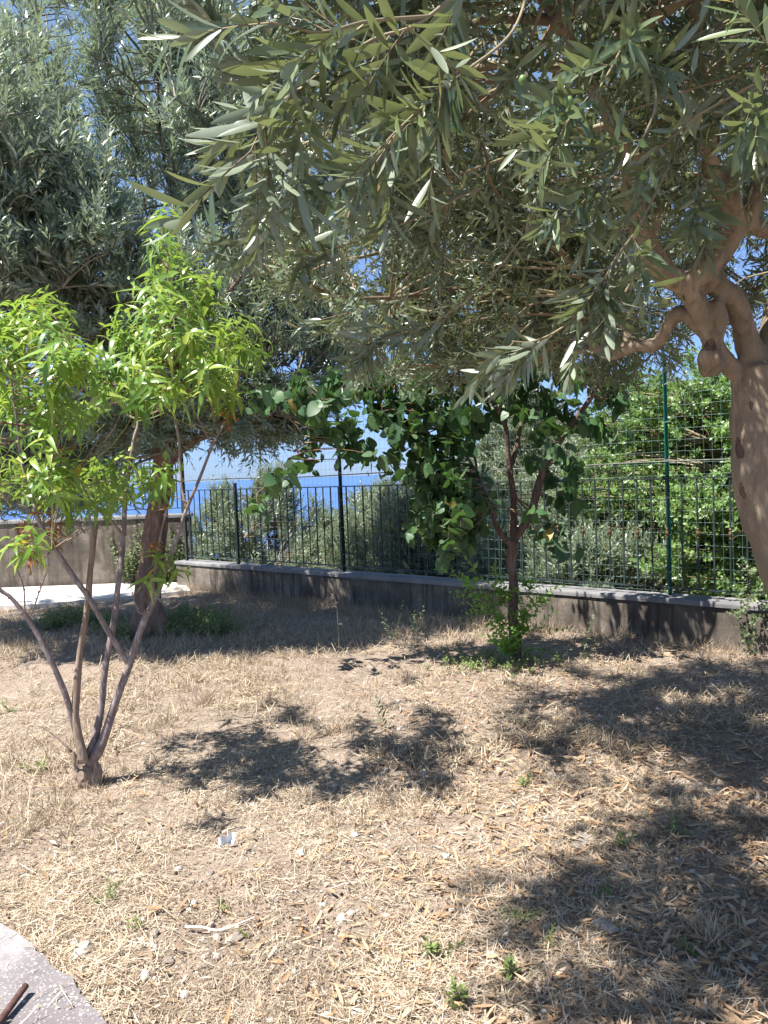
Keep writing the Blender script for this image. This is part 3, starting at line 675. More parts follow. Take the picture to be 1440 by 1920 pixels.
ELL = [((-3.0, 8.7, 5.7), (2.6, 1.5, 1.6), 3.4), ((-2.6, 7.9, 4.3), (2.5, 2.1, 1.5), 4), ((-3.1, 6.9, 3.5), (2.4, 1.2, .85), 2.4), ((-5.4, 8.2, 4.4), (1.8, 1.5, 1.9), 1.4), ((-1.5, 7.6, 2.8), (1.4, 1.3, .85), 1.8), ((-3.6, 7.3, 2.8), (1.8, 1.3, .8), 1.2), ((-1.1, 8.2, 4.6), (1.0, 1.4, 1.8), 1.6), ((-.85, 7.7, 2.95), (.8, 1.0, .95), 1.4), ((-1.9, 7.9, 5.6), (1.2, 1.2, 1.4), 1.4), ((-3.2, 6.5, 4.3), (2.0, .9, .9), 1.6), ((-3.6, 6.4, 3.4), (1.9, .7, .7), 1.3), ((-4.6, 8.1, 1.9), (1.7, .9, .8), 1.8), ((-3.4, 8.5, 1.95), (1.0, .7, .75), 1.3), ((-1.8, 7.7, 2.2), (1.2, .8, .4), 1.2)]
T_ = in_ell(ELL, 3800, 2.6)
def okL(P):
    x, y = proj(P); under = np.where(P[:, 0] < -2.9, 1.2, 1.86)+.2*vnoise(P[:, 0]*2, P[:, 1]*2, 7)
    k = (P[:, 2] > under) & ((P[:, 0] > -4.8) | (P[:, 1] > 6.5)) & (x > -420) & (P[:, 2] < 7.1)
    k &= ~((x > 640) & (y > 780)) & ~(x > 720)
    k &= (fbm(P[:, 0]*1.5+P[:, 1]*.3, P[:, 2]*1.1+P[:, 1]*.35, 31, 2) > .30) | (P[:, 2] < 3.6)
    return k
T_ = T_[okL(T_)]
B1 = branchlets(tw, nodes, T_[:220], .014, .004, .1, 8, 5)
B2 = branchlets(tw, np.vstack([nodes, B1[:, 2:].reshape(-1, 3)]), T_[220:], .012, .003, .12, 5, 4)
P_, D_ = spray(B2, 7, .25, .4, .2, .8, .42, np.array([-2.5, 7.9, 3.4]))
lowp = P_[:, 2] < 2.6; D_[lowp] = nz(D_[lowp]+[0, 0, -.9])
k = okL(P_) & (gaps(P_, 2.6, .45, 40) | (rng.random(len(P_)) < .25)) & ((P_[:, 2] < 4.8) | (P_[:, 0] > -3) | (rng.random(len(P_)) < .75)); P_, D_ = P_[k], D_[k]; n_ = len(P_); print('left olive shoots', n_)
shoots(lf, tw, P_, D_, rng.uniform(.2, .46, n_), 9, .105, .0115, DIAM, 38, .08, .2, True, .08, .0022)
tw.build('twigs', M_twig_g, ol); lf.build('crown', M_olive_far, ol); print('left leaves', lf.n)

# ------------------------------------------------------------------ peach tree
pb = atg(165, 1472)
pt = thing('peach_tree', (pb[0], pb[1], 0), 'young peach tree with bright green drooping leaves on bare grey stems at the left', 'tree')
YP = pb[1]
A = Acc(); tube(A, [pb+[0, 0, -.05], pb+[.0, 0, .03], at(158, 1438, YP), at(158, 1420, YP)], [.065, .062, .05, .03], 12, 4, rough=.35, seed=41)
tube(A, pth([(176, 1480, YP-.02), (180, 1450, YP), (178, 1425, YP)]), [.03, .026, .014], 8, 3, rough=.3)
tube(A, pth([(148, 1440, YP-.02), (138, 1420, YP-.03), (132, 1405, YP-.03)]), [.02, .016, .01], 8, 3, rough=.3)
fuse(A, .006, 2, .008, 40, .007, 12).build('trunk', M_bark_d, pt)
ST = {
 'a': ([(157, 1440), (150, 1402), (136, 1347), (122, 1300), (101, 1250), (74, 1195), (47, 1153), (20, 1120), (-5, 1100), (-40, 1040), (-70, 950)], [.026, .02, .016, .015, .014, .013, .012, .011, .01, .008, .006], -.25),
 'c': ([(160, 1435), (170, 1405), (187, 1347), (198, 1250), (212, 1172), (222, 1094), (229, 1036), (233, 978), (235, 935), (250, 830), (258, 790), (234, 771), (203, 689), (145, 654)], [.028, .023, .019, .0165, .016, .015, .014, .013, .012, .009, .007, .006, .005, .004], .2),
 'd': ([(154, 1446), (183, 1409), (202, 1363), (218, 1312), (241, 1250), (257, 1199), (272, 1160), (296, 1110), (315, 1056), (334, 1001), (350, 954), (373, 900), (398, 837), (422, 790), (440, 740)], [.034, .03, .022, .02, .019, .0175, .0165, .014, .012, .011, .0095, .008, .0065, .005, .004], .05),
 'e': ([(241, 1246), (206, 1188), (167, 1122), (128, 1067), (97, 1020), (74, 978), (55, 915), (39, 857), (30, 780), (20, 700)], [.015, .015, .0145, .014, .012, .01, .008, .007, .005, .004], -.4),
 'f': ([(350, 954), (340, 908), (336, 830), (326, 771), (324, 693), (330, 634), (316, 537), (312, 459), (316, 425)], [.008, .0075, .007, .006, .0055, .005, .004, .003, .002], .1),
 'g': ([(286, 1130), (289, 1090), (296, 1036), (304, 990), (313, 955)], [.008, .007, .006, .005, .004], -.15),
 'h': ([(398, 837), (375, 790), (340, 720), (328, 690)], [.005, .004, .003, .002], -.2),
 'i': ([(229, 1000), (205, 975), (185, 958), (165, 930), (140, 880)], [.008, .006, .005, .004, .003], -.3),
 'j': ([(160, 1000), (120, 950), (100, 880), (120, 800), (140, 740), (110, 660)], [.005, .005, .004, .004, .003, .003], -.1),
 'k': ([(97, 1020), (60, 960), (20, 940), (-20, 900)], [.006, .005, .004, .003], -.2),
 'l': ([(60, 1150), (72, 1115), (88, 1070), (98, 1030)], [.004, .0035, .003, .002], -.3),
 'm': ([(47, 1153), (44, 1100), (30, 1060), (34, 1020)], [.004, .0035, .003, .002], -.3),
 'n': ([(290, 1125), (262, 1150), (240, 1080)], [.004, .003, .002], -.05),
 'o': ([(292, 1118), (320, 1140), (345, 1125)], [.006, .004, .002], -.1)}
paths = {}
for key, (L, R, dY) in ST.items():
    n = len(L); P = np.array([at(x, y, YP+dY*k/(n-1)) for k, (x, y) in enumerate(L)])
    if key in 'efghiklmno':                                  # join onto the parent stem's depth
        par = min((np.linalg.norm(paths[q]-P[0], axis=1).min(), q) for q in paths)[1]
        pp_ = smooth_path(paths[par], 6); dx, dy = proj(pp_); kx = np.hypot(dx-L[0][0], dy-L[0][1]).argmin()
        y0 = pp_[kx][1]; P = np.array([at(x, y, y0+dY*k/(n-1)) for k, (x, y) in enumerate(L)])
    paths[key] = P; a = Acc(); tube(a, P, R, 9, 5, rough=.10, seed=ord(key))
    F = smooth_path(P, 5)
    for _ in range(int(len(L)*1.5)):                         # buds and short spurs
        q = F[rng.integers(2, len(F)-1)]; d_ = nz(rng.normal(size=3)+[0, 0, .4]); rr = min(R)*.8
        tube(a, [q, q+d_*(rr+.012), q+d_*(rr+.02)], [rr*.9+.001, .003, .0015], 5, 0)
    a.build('stem', M_bark_p, pt)
a = Acc(); P2 = pth([(157, 1430), (147, 1380), (142, 1347), (144, 1289), (150, 1223), (163, 1141), (171, 1055), (179, 980)], YP-.06)
tube(a, P2, [.026, .022, .018, .0175, .017, .016, .0155, .016], 10, 5, rough=.2, seed=77)
o = a.build('stem', M_bark_d, pt); o['label'] = 'cut off dead stem without bark'
a = Acc(); tube(a, pth([(134, 1410), (110, 1385), (82, 1365), (66, 1360)], YP-.1), [.006, .005, .004, .003], 6, 4); a.build('stem', M_bark_d, pt)
nodes = nodes_of([paths[q][len(paths[q])//2:] for q in paths])
CL = [(316, 440, 26, 4), (305, 480, 35, 5), (330, 500, 35, 6), (300, 540, 40, 6), (350, 560, 50, 8), (310, 600, 50, 7), (240, 600, 28, 3), (400, 620, 50, 9), (440, 650, 45, 8), (470, 680, 35, 5), (360, 640, 55, 9),
      (420, 700, 50, 8), (300, 680, 60, 10), (350, 710, 60, 10), (410, 745, 40, 4), (250, 650, 45, 6), (240, 710, 50, 7), (290, 740, 55, 8), (330, 760, 30, 4),
      (30, 600, 60, 8), (80, 590, 45, 7), (60, 650, 70, 10), (0, 680, 70, 9), (120, 640, 50, 6), (20, 740, 70, 10), (90, 720, 70, 9), (140, 700, 60, 8), (180, 740, 50, 7), (60, 790, 60, 7), (200, 670, 30, 3),
      (140, 780, 50, 6), (210, 780, 40, 4), (-60, 650, 80, 6), (-70, 800, 80, 6), (10, 870, 50, 5), (60, 890, 60, 7), (0, 930, 50, 5), (50, 940, 50, 5),
      (130, 900, 50, 7), (180, 920, 55, 8), (240, 890, 50, 8), (270, 920, 45, 6), (120, 940, 45, 5), (210, 950, 45, 4), (300, 900, 25, 2), (100, 850, 40, 3), (295, 1075, 14, 2), (30, 1035, 18, 1), (420, 770, 20, 2), (90, 790, 50, 5)]
tw, lf = Acc(), Acc(); TT = []
for x, y, r, n in CL:
    m_ = max(2, int(n*1.0)); cd = rng.normal(0, .34); r = r*.68; m_ = max(2, int(m_*(.6 if y < 560 else .9)))
    for _ in range(m_):
        th_ = rng.random()*6.28; q = r*rng.random()**.5; dep = YP-.25+cd+rng.normal(0, r/1443*4)
        TT.append(at(x+q*math.cos(th_), y+q*math.sin(th_)*.8, dep))
TT = np.array(TT); B = branchlets(tw, nodes, TT, .0028, .0012, .12, 5, 4, -.05)
P_, D_ = spray(B, 2, .72, .5, .2, .35, .5, np.array([pb[0], pb[1], 1.2]))
k = gaps(P_, 6, .425, 77) | (rng.random(len(P_)) < .3); P_, D_ = P_[k], D_[k]
n_ = len(P_); shoots(lf, tw, P_, D_, rng.uniform(.1, .2, n_), 9, .088, .0118, CRES, 60, .75, .3, False, .1, .0012, 1.1, .2, cvar=.35)
tw.build('twigs', M_twig_p, pt); lf.build('crown', M_peach, pt)
# withered clusters still hanging in the crown
a = Acc()
for x, y, r, n in ((60, 1035, 22, 16), (95, 1000, 20, 14), (105, 985, 15, 10), (425, 780, 18, 14), (290, 575, 14, 8), (120, 840, 16, 8), (288, 1015, 6, 4), (265, 735, 12, 5), (45, 985, 14, 8), (90, 960, 18, 8)):
    c_ = np.array([at(x+rng.normal(0, r*.6), y+rng.normal(0, r*.6), YP-.15+rng.normal(0, .06)) for _ in range(n*2)])
    D = nz(rng.normal(0, .5, (n*2, 3))+[0, 0, -.9]); leaves(a, c_, D, nz(rng.normal(size=(n*2, 3))), rng.uniform(.03, .08, n*2), .006, rng.normal(0, .7, n*2), LANCE, .9)
a.build('withered_leaves', M_deadleaf, pt); print('peach', lf.n)

# ------------------------------------------------------------------ heart-leaved small tree by the wall
rb = atg(967, 1240)
rt = thing('judas_tree', (rb[0], rb[1], 0), 'small tree with round heart shaped leaves and a slim forked trunk before the low wall', 'tree')
YR = rb[1]; A = Acc()
R0 = [rb+[0, 0, -.05]]+pth([(965, 1196), (961, 1150), (963, 1107), (960, 1060), (963, 1015)], YR)
tube(A, R0, [.055, .046, .04, .038, .04, .045], 10, 5, rough=.22, seed=51)
RA = pth([(963, 1015, YR), (962, 929, YR), (953, 853, YR-.05), (949, 804, YR-.1), (924, 755, YR-.2), (880, 700, YR-.3), (830, 640, YR-.4)])
RA2 = pth([(960, 871, YR-.03), (973, 818, YR), (984, 751, YR+.05), (989, 698, YR+.1), (985, 620, YR+.15)])
RB_ = pth([(966, 1010, YR), (995, 964, YR-.1), (1013, 898, YR-.15), (1022, 871, YR-.15), (1049, 827, YR-.2), (1102, 755, YR-.3), (1142, 689, YR-.4), (1160, 640, YR-.4)])
RC = pth([(957, 1020, YR), (933, 991, YR-.1), (920, 947, YR-.15), (895, 889, YR-.2), (870, 850, YR-.2), (849, 835, YR-.2), (800, 780, YR-.2), (740, 730, YR-.2), (680, 715, YR-.2), (630, 735, YR-.2), (590, 790, YR-.2), (540, 860, YR-.2), (495, 915, YR-.2)])
RD = pth([(895, 889, YR-.2), (886, 830, YR-.1), (880, 760, YR), (860, 700, YR)])
for P, R in ((RA, [.034, .026, .023, .019, .014, .01, .007]), (RA2, [.02, .018, .014, .01, .007]), (RB_, [.034, .034, .03, .028, .025, .02, .015, .01]),
             (RC, [.026, .024, .014, .012, .011, .01, .008, .006, .005, .005, .004, .003, .002]), (RD, [.01, .009, .007, .005])): tube(A, P, R, 9, 5, rough=.15, seed=len(P))
fuse(A, .0065, 1, .005, 40, .004, 15).build('trunk', M_bark_r, rt)
nodes = nodes_of([RA[1:], RA2[1:], RB_[3:], RC[2:], RD])
CL = [(700, 770, 30, 10), (760, 690, 45, 12), (690, 690, 35, 8), (900, 800, 35, 10), (840, 690, 40, 12), (760, 730, 45, 18), (820, 740, 45, 20), (700, 720, 35, 12), (640, 730, 35, 10), (590, 740, 35, 9), (540, 735, 35, 8), (500, 740, 20, 5), (730, 790, 30, 14), (775, 810, 35, 16), (830, 800, 45, 18), (880, 760, 45, 18), (870, 830, 30, 10),
      (650, 790, 18, 6), (655, 830, 14, 5), (672, 850, 12, 4), (600, 800, 22, 7), (570, 845, 18, 5), (535, 870, 16, 4), (515, 905, 14, 4), (480, 935, 10, 3),
      (700, 850, 25, 7), (740, 855, 25, 8), (770, 880, 35, 14), (820, 890, 40, 18), (860, 920, 40, 18), (800, 950, 35, 16), (850, 970, 40, 20), (900, 950, 35, 12), (830, 1010, 28, 11), (790, 990, 22, 8), (880, 1000, 28, 8), (900, 900, 30, 8),
      (930, 700, 40, 14), (960, 740, 40, 12), (1010, 710, 45, 15), (1060, 740, 45, 12), (1100, 720, 35, 9), (1140, 730, 30, 6), (1130, 790, 25, 5), (1080, 790, 35, 7), (1160, 700, 25, 5), (1010, 770, 40, 8),
      (1060, 860, 30, 6), (1040, 900, 28, 6), (1065, 930, 20, 3), (1050, 980, 22, 5), (1075, 1020, 14, 4), (1035, 1000, 14, 3), (990, 880, 30, 3), (900, 640, 50, 8), (1000, 650, 50, 8), (1100, 660, 40, 8)]
tw, lf = Acc(), Acc(); TT = []
for x, y, r, n in CL:
    for _ in range(max(2, int(n*(.62 if y > 760 else .8)))):
        th_ = rng.random()*6.28; q = r*rng.random()**.5; TT.append(at(x+q*math.cos(th_), y+q*math.sin(th_), YR-.2+rng.normal(0, .22)))
TT = np.array(TT); B = branchlets(tw, nodes, TT, .004, .0014, .14, 6, 4, .05)
P_, D_ = spray(B, 3, .6, .5, .05, -.3, .5, np.array([rb[0], rb[1], 1.5]))
n_ = len(P_); shoots(lf, tw, P_, D_, rng.uniform(.05, .14, n_), 3, .092, .048, HEART, 80, .1, .08, False, .2, .0013, .3, .4)
tw.build('twigs', M_twig_p, rt); lf.build('crown', M_redbud, rt)
lf, tw = Acc(), Acc(); PS = []; DS = []
for x, y, n in ((962, 1180, 10), (940, 1130, 7), (985, 1120, 8), (968, 1230, 10), (950, 1200, 8), (990, 1170, 6), (900, 1110, 5)):
    for _ in range(int(n*1.3)): PS.append(at(x+rng.normal(0, 8), min(y+rng.normal(0, 15), 1235), YR-.03+rng.normal(0, .05))); DS.append(nz(np.array([rng.normal(0, .6)-(.9 if x < 930 else 0), rng.normal(0, .5), .8])))
n_ = len(PS); shoots(lf, tw, np.array(PS), np.array(DS), rng.uniform(.15, .5, n_), 9, .058, .016, DIAM, 60, .1, .2, True, .2, .0016, .6)
PS = [at(960, 1130, YR-.04)]*6; DS = [nz(np.array([-1, -.2+.1*k, .5-.15*k])) for k in range(6)]
shoots(lf, tw, np.array(PS), np.array(DS), rng.uniform(.35, .52, 6), 12, .045, .014, DIAM, 60, .1, .2, True, .2, .0018, .6)
o = lf.build('basal_shoots', M_sucker, rt); o['label'] = 'fresh light green shoots at the foot'; tw.build('twigs', M_twig_p, rt)

# ------------------------------------------------------------------ planting beyond the wall
def bush(name, label, cat, ells, nT, per, mat, leafL, leafW, st, opp, Ls, m, group=None, trunkr=.07, ok=None, up=.5, ang=50, curl=.1):
    c = np.array(ells[0][0], float); g = float(gz(c[0], c[1])); t = thing(name, (c[0], c[1], g), label, cat, group)
    tops = in_ell(ells, 9, 5); A = Acc(); b0 = np.array([c[0], c[1], g-.05]); ps = []
    for q in tops:
        mid = (b0+q)/2+rng.normal(0, .12, 3); P = np.array([b0+rng.normal(0, .02, 3)*[1, 1, 0], b0*.7+mid*.3+[0, 0, .1], mid, q]); ps.append(P)
        tube(A, P, [trunkr, trunkr*.7, trunkr*.45, trunkr*.15], 7, 4)
    A.build('trunk', M_bark_l, t); nodes = nodes_of([p_[1:] for p_ in ps])
    T_ = in_ell(ells, nT); T_ = T_[T_[:, 2] > gz(T_[:, 0], T_[:, 1])+.05]; dw = np.maximum(wd(T_[:, 0], T_[:, 1]), T_[:, 1]-11.8); T_ = T_[dw > .42]
    T_ = T_[fbm(T_[:, 0]*2.6+T_[:, 1], T_[:, 2]*2.6, 17, 2) > (.42 if mat is M_shrub else .33)]
    tw, lf = Acc(), Acc(); B = branchlets(tw, nodes, T_, .01, .002, .12, 5, 3)
    P, D = spray(B, per, .45, .4, .5, up, .4, c); k = np.maximum(wd(P[:, 0]+D[:, 0]*.2, P[:, 1]+D[:, 1]*.2), P[:, 1]-11.8) > .42; P, D = P[k], D[k]
    shoots(lf, tw, P, D, rng.uniform(*Ls, len(P)), m, leafL, leafW, st, ang, curl, .2, opp, .05, .0016)
    tw.build('twigs', M_twig, t); lf.build('crown', mat, t); print(name, lf.n); return t
bush('evergreen_shrub', 'dense bright green evergreen shrub beyond the fence at the right', 'shrub',
     [((3.9, 8.3, 1.4), (1.35, 1.25, 1.5), 3), ((5.6, 7.6, 1.5), (1.6, 1.5, 1.6), 3), ((4.2, 7.0, .9), (1.3, .9, 1.0), 1.8), ((3.8, 7.5, .6), (1.3, .5, .9), 2.2), ((3.1, 9.2, 1.2), (.95, .9, 1.4), 2)],
     3400, 7, M_shrub, .06, .017, DIAM, True, (.12, .26), 6)
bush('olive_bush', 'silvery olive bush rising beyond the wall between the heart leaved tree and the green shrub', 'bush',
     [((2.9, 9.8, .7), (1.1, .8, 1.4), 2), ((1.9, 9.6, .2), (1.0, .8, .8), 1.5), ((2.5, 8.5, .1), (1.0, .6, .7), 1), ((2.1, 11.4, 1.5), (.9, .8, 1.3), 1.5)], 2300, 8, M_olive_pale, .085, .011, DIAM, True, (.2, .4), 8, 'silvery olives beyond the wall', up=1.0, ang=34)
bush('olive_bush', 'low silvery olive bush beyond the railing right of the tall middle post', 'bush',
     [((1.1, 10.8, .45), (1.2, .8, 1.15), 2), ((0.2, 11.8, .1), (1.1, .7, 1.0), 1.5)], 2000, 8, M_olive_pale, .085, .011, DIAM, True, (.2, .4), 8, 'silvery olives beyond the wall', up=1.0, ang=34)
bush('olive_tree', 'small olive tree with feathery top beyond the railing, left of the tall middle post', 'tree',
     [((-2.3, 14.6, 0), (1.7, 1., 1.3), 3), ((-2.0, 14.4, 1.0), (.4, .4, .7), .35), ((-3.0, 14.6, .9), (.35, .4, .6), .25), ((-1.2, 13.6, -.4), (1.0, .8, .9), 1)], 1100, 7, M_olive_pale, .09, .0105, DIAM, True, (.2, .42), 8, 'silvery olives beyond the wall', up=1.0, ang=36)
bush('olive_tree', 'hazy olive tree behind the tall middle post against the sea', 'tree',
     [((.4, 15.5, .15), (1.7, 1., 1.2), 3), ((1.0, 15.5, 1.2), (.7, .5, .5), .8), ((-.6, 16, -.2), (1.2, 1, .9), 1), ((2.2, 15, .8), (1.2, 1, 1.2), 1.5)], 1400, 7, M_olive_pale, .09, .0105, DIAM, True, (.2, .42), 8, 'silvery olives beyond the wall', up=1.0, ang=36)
bush('green_bush', 'low dark green bush behind the left end of the iron railing', 'bush',
     [((-4.6, 15.2, -.5), (1.6, 1.0, .95), 2), ((-3.4, 13.6, -.6), (1.0, .8, .7), 1)], 700, 7, M_weed, .07, .02, DIAM, True, (.15, .3), 6, None)
tag(bush('ground_scrub', None, None, [((-2, 20, -2.2), (9, 3, .8), 3), ((5, 19, -1.5), (7, 2, 1.2), 1)], 900, 6, M_olive_far, .12, .02, DIAM, True, (.3, .6), 7, None), 'far scrub covering the slope below the garden', 'scrub', kind='stuff')

# bush in front of the left wall
def patch(name, label, cat, spots, n, h, mat, leafL, leafW, group=None, st=DIAM, m=6, lean=.5, opp=True, tw_r=.0013, ang=55, rad=.03):
    c = np.array(spots).mean(0); t = thing(name, (c[0], c[1], float(gz(c[0], c[1]))), label, cat, group)
    lf, tw = Acc(), Acc(); P = []
    for s in spots:
        q = np.array(s)[None, :2]+rng.normal(0, rad, (n, 2)); P.append(np.column_stack([q, gz(q[:, 0], q[:, 1])-.003]))
    P = np.vstack(P); D = nz(rng.normal(0, lean, P.shape)*[1, 1, .2]+[0, 0, 1])
    shoots(lf, tw, P, D, rng.uniform(*h, len(P)), m, leafL, leafW, st, ang, .15, .2, opp, .12, tw_r, .6)
    tw.build('stalks', M_twig, t); lf.build('leaves', mat, t); return t

# ------------------------------------------------------------------ weeds and small plants
patch('wall_shrub', 'leafy green shrub growing against the taller left wall behind the olive trunk', 'shrub', [(-3.95, 11.76), (-3.7, 11.76), (-3.45, 11.74), (-3.2, 11.7)], 26, (.45, 1.15), M_weed, .065, .02, rad=.05, m=12, lean=.22)
def gpts(L): return [atg(x, y) for x, y in L]
patch('weed_patch', 'thick green weeds at the right foot of the left olive trunk', 'weed', gpts([(330, 1190), (360, 1180), (395, 1185), (420, 1190), (345, 1165), (380, 1165), (405, 1170), (310, 1175)]), 36, (.1, .28), M_weed2, .042, .013, rad=.1)
patch('weed_patch', 'thick green weeds between the pale path and the left olive trunk', 'weed', gpts([(100, 1180), (130, 1175), (160, 1172), (190, 1172), (120, 1165), (150, 1160), (220, 1185), (235, 1200)]), 34, (.1, .26), M_weed2, .042, .013, rad=.1)
patch('weed_patch', 'low green weeds round the foot of the heart leaved tree', 'weed', gpts([(850, 1252), (890, 1255), (930, 1250), (970, 1258), (1000, 1245), (870, 1235), (910, 1238)]), 14, (.05, .15), M_weed2, .03, .008, rad=.08)
W_ = [((722, 1362), 1, (.22, .26), .05, .011, 'upright olive seedling alone in the middle of the straw'),
      ((740, 1205), 3, (.38, .5), .04, .012, 'slender leafy stem in front of the low wall, left of the pair'),
      ((775, 1200), 3, (.34, .46), .04, .012, 'slender leafy stem in front of the low wall, right of the pair'),
      ((1090, 1240), 4, (.3, .62), .035, .012, 'tall thin green plant against the right part of the low wall'),
      ((1050, 1250), 4, (.1, .2), .03, .01, 'short green plant right of the heart leaved tree on the shaded ground'),
      ((15, 1335), 7, (.08, .14), .03, .006, 'greyish weed at the left edge level with the peach stems'),
      ((75, 1440), 3, (.08, .12), .05, .008, 'pale green sprout just left of the peach trunk base'),
      ((820, 1790), 8, (.05, .08), .028, .008, 'grey green rosette weed in the sunny foreground'),
      ((960, 1835), 3, (.05, .08), .035, .009, 'yellow green sprout in the bottom foreground'),
      ((860, 1890), 5, (.05, .09), .026, .009, 'light green weed at the bottom edge below the yellow sprout'),
      ((1140, 1680), 4, (.05, .09), .02, .006, 'dark green weed in the mottled shade, left of the round flower head'),
      ((1165, 1600), 7, (.04, .08), .03, .006, 'creeping green weed beside the buried pale stone'),
      ((1265, 1570), 8, (.07, .13), .025, .005, 'feathery weed in the deep shade at the right'),
      ((975, 1730), 7, (.05, .1), .025, .004, 'thin leaved weed right of centre on the mottled straw'),
      ((205, 1690), 5, (.05, .1), .025, .005, 'small grey green weed above the concrete slab'),
      ((425, 1700), 6, (.03, .05), .016, .005, 'tiny grey weed in the sunny foreground left of centre'),
      ((260, 1745), 4, (.05, .09), .02, .004, 'thin weed in the lower left straw right of the slab'),
      ((980, 1480), 3, (.05, .09), .03, .008, 'small dark weed at the edge of the right hand shade'),
      ((450, 1755), 6, (.02, .04), .016, .003, 'tiny green tuft beside the white stalk'),
      ((1020, 1790), 6, (.05, .1), .02, .005, 'small weed above the bottom shade patch'),
      ((1290, 1800), 4, (.04, .07), .02, .006, 'weed sprout left of the big straw clump')]
for (x, y), n, h, L_, Wd, lab in W_:
    patch('weed', lab, 'weed', [atg(x, y)], max(1, round(n*.7)), h, M_weed if h[1] > .2 else M_weed2, L_, Wd*.8, 'small weeds on the dry ground', st=LANCE, m=7 if n > 3 else 9, rad=.012, lean=.25 if h[1] > .2 else .7)
# plants clinging at the right end of the wall
t = thing('creeper', (2.95, 6.3, 0), 'dark green creeper over the right end of the low wall', 'creeper')
lf, tw = Acc(), Acc(); n_ = 90
S_s = rng.uniform(s_of(1385), s_of(1385)+1.0, n_); P = np.array([wp(s, z, -.14) for s, z in zip(S_s, rng.uniform(.05, .5, n_))]); D = nz(rng.normal(0, .5, P.shape)+[-.2, -.5, .3])
shoots(lf, tw, P, D, rng.uniform(.1, .3, n_), 7, .04, .013, DIAM, 60, .1, .2, True, .4, .0014, .6); 
P = np.array([wp(s, z, .02) for s, z in zip(S_s, rng.uniform(.42, .7, n_))]); shoots(lf, tw, P, nz(rng.normal(0, .5, P.shape)+[0, -.2, .8]), rng.uniform(.1, .3, n_), 7, .04, .013, DIAM, 60, .1, .2, True, .1, .0014, .6)
tw.build('stems', M_twig, t); lf.build('leaves', M_weed, t)
# dry oat stalk by the wall
q = atg(636, 1225); t = thing('oat_stalk', (q[0], q[1], 0), 'single dry wild oat stalk standing before the middle of the low wall', 'grass stalk')
a = Acc(); Pq = [q, at(634, 1180, q[1]), at(630, 1130, q[1]), at(618, 1108, q[1])]; tube(a, Pq, [.0025, .002, .0016, .001], 5, 4, r=.6); a.build('stalk', M_grass_dry, t)
a = Acc(); b_ = np.array([at(631-d*.25, 1135-d*.9+rng.normal(0, 3), q[1]) for d in range(0, 28, 3)]+[at(634, 1170, q[1]), at(636, 1200, q[1])]); leaves(a, b_, nz(rng.normal(0, .6, (len(b_), 3))+[0, 0, -.1]), nz(rng.normal(size=(len(b_), 3))), .045, .006, .2, LANCE, .3, .7); a.build('spikelets', M_grass_dry, t)

# ------------------------------------------------------------------ litter on the ground
def ground_scatter(n, y0=1.7, y1=9.5, pw=1.6, clump=None, thr=.0):
    u = rng.random(n*2); k = 1-pw
    y = (y0**k+u*(y1**k-y0**k))**(1/k); x = rng.uniform(-.62, .62, n*2)*y + rng.normal(0, .15, n*2)
    ok = (wd(x, y) < -.03) & (~inslab(x, y) | (rng.random(n*2) < .015)) & ~((y > 9.8) & (x < -2.6))
    if clump is not None:
        ok &= rng.random(n*2) < np.clip((fbm(x*clump, y*clump, 33, 3)-thr)*4, .05, 1)
    return x[ok][:n], y[ok][:n]
SP = np.array(pts)
def inslab(x, y):
    inside = np.zeros(x.shape, bool); n = len(SP); j = n-1
    for i in range(n):
        xi, yi, xj, yj = *SP[i], *SP[j]
        if yi != yj: inside ^= ((yi > y) != (yj > y)) & (x < (xj-xi)*(y-yi)/(yj-yi)+xi)
        j = i
    return inside
def lay(acc, x, y, L, W, st, lift=.004, tilt=.12, curl=.1, rr=None, fold=.15):
    n = len(x); a = rng.random(n)*6.28; tl = rng.normal(0, tilt, n)
    D = np.column_stack([np.cos(a)*np.cos(tl), np.sin(a)*np.cos(tl), np.sin(tl)]); N = nz(rng.normal(0, .3, (n, 3))+[0, 0, 1])
    z = np.maximum(np.maximum(gz(x, y), np.where(inslab(x, y), .031, -9)), gz(x+D[:, 0]*L*.8, y+D[:, 1]*L*.8)-D[:, 2]*L*.8) + lift*rng.random(n) + .001
    leaves(acc, np.column_stack([x, y, z]), D, N, L, W, curl*rng.normal(0, 1, n), st, fold, rr)
a = Acc()
STRAW = [(0, 1), (.5, 1), (1, .8)]
x, y = ground_scatter(85000, clump=1.7, thr=.44); n = len(x); lay(a, x, y, rng.uniform(.015, .085, n)*rng.uniform(.6, 1.3, n), rng.uniform(.0004, .0016, n), STRAW, .016, .18, .2, rng.beta(2.2, 1.6, n)*.9)
x, y = ground_scatter(60000, 1.8, 6, 1.8, clump=3.1, thr=.44); n = len(x); lay(a, x, y, rng.uniform(.008, .045, n), rng.uniform(.0003, .0009, n), STRAW, .012, .3, .4, rng.random(n)*.85)
x, y = ground_scatter(26000, 1.8, 8, 1.5, clump=2.4, thr=.47); n = len(x); lay(a, x, y, rng.uniform(.006, .03, n), rng.uniform(.001, .004, n), DIAM, .012, .3, .4, rng.random(n)*.2)
x, y = ground_scatter(5500, clump=1.2, thr=.42); n = len(x); lay(a, x, y, rng.uniform(.015, .07, n), rng.uniform(.0018, .005, n), DIAM, .01, .14, .2, np.clip(rng.beta(2, 1.6, n)+.1*(rng.random(n) < .3), 0, 1))
x, y = ground_scatter(16000, pw=1.9); n = len(x); lay(a, x, y, rng.uniform(.006, .02, n), rng.uniform(.0015, .005, n), DIAM, .004, .2, .2, rng.random(n)*.9)
tag(a.build('straw_litter', M_straw), 'loose layer of dry straw and leaf chips over the soil', 'straw', kind='stuff')
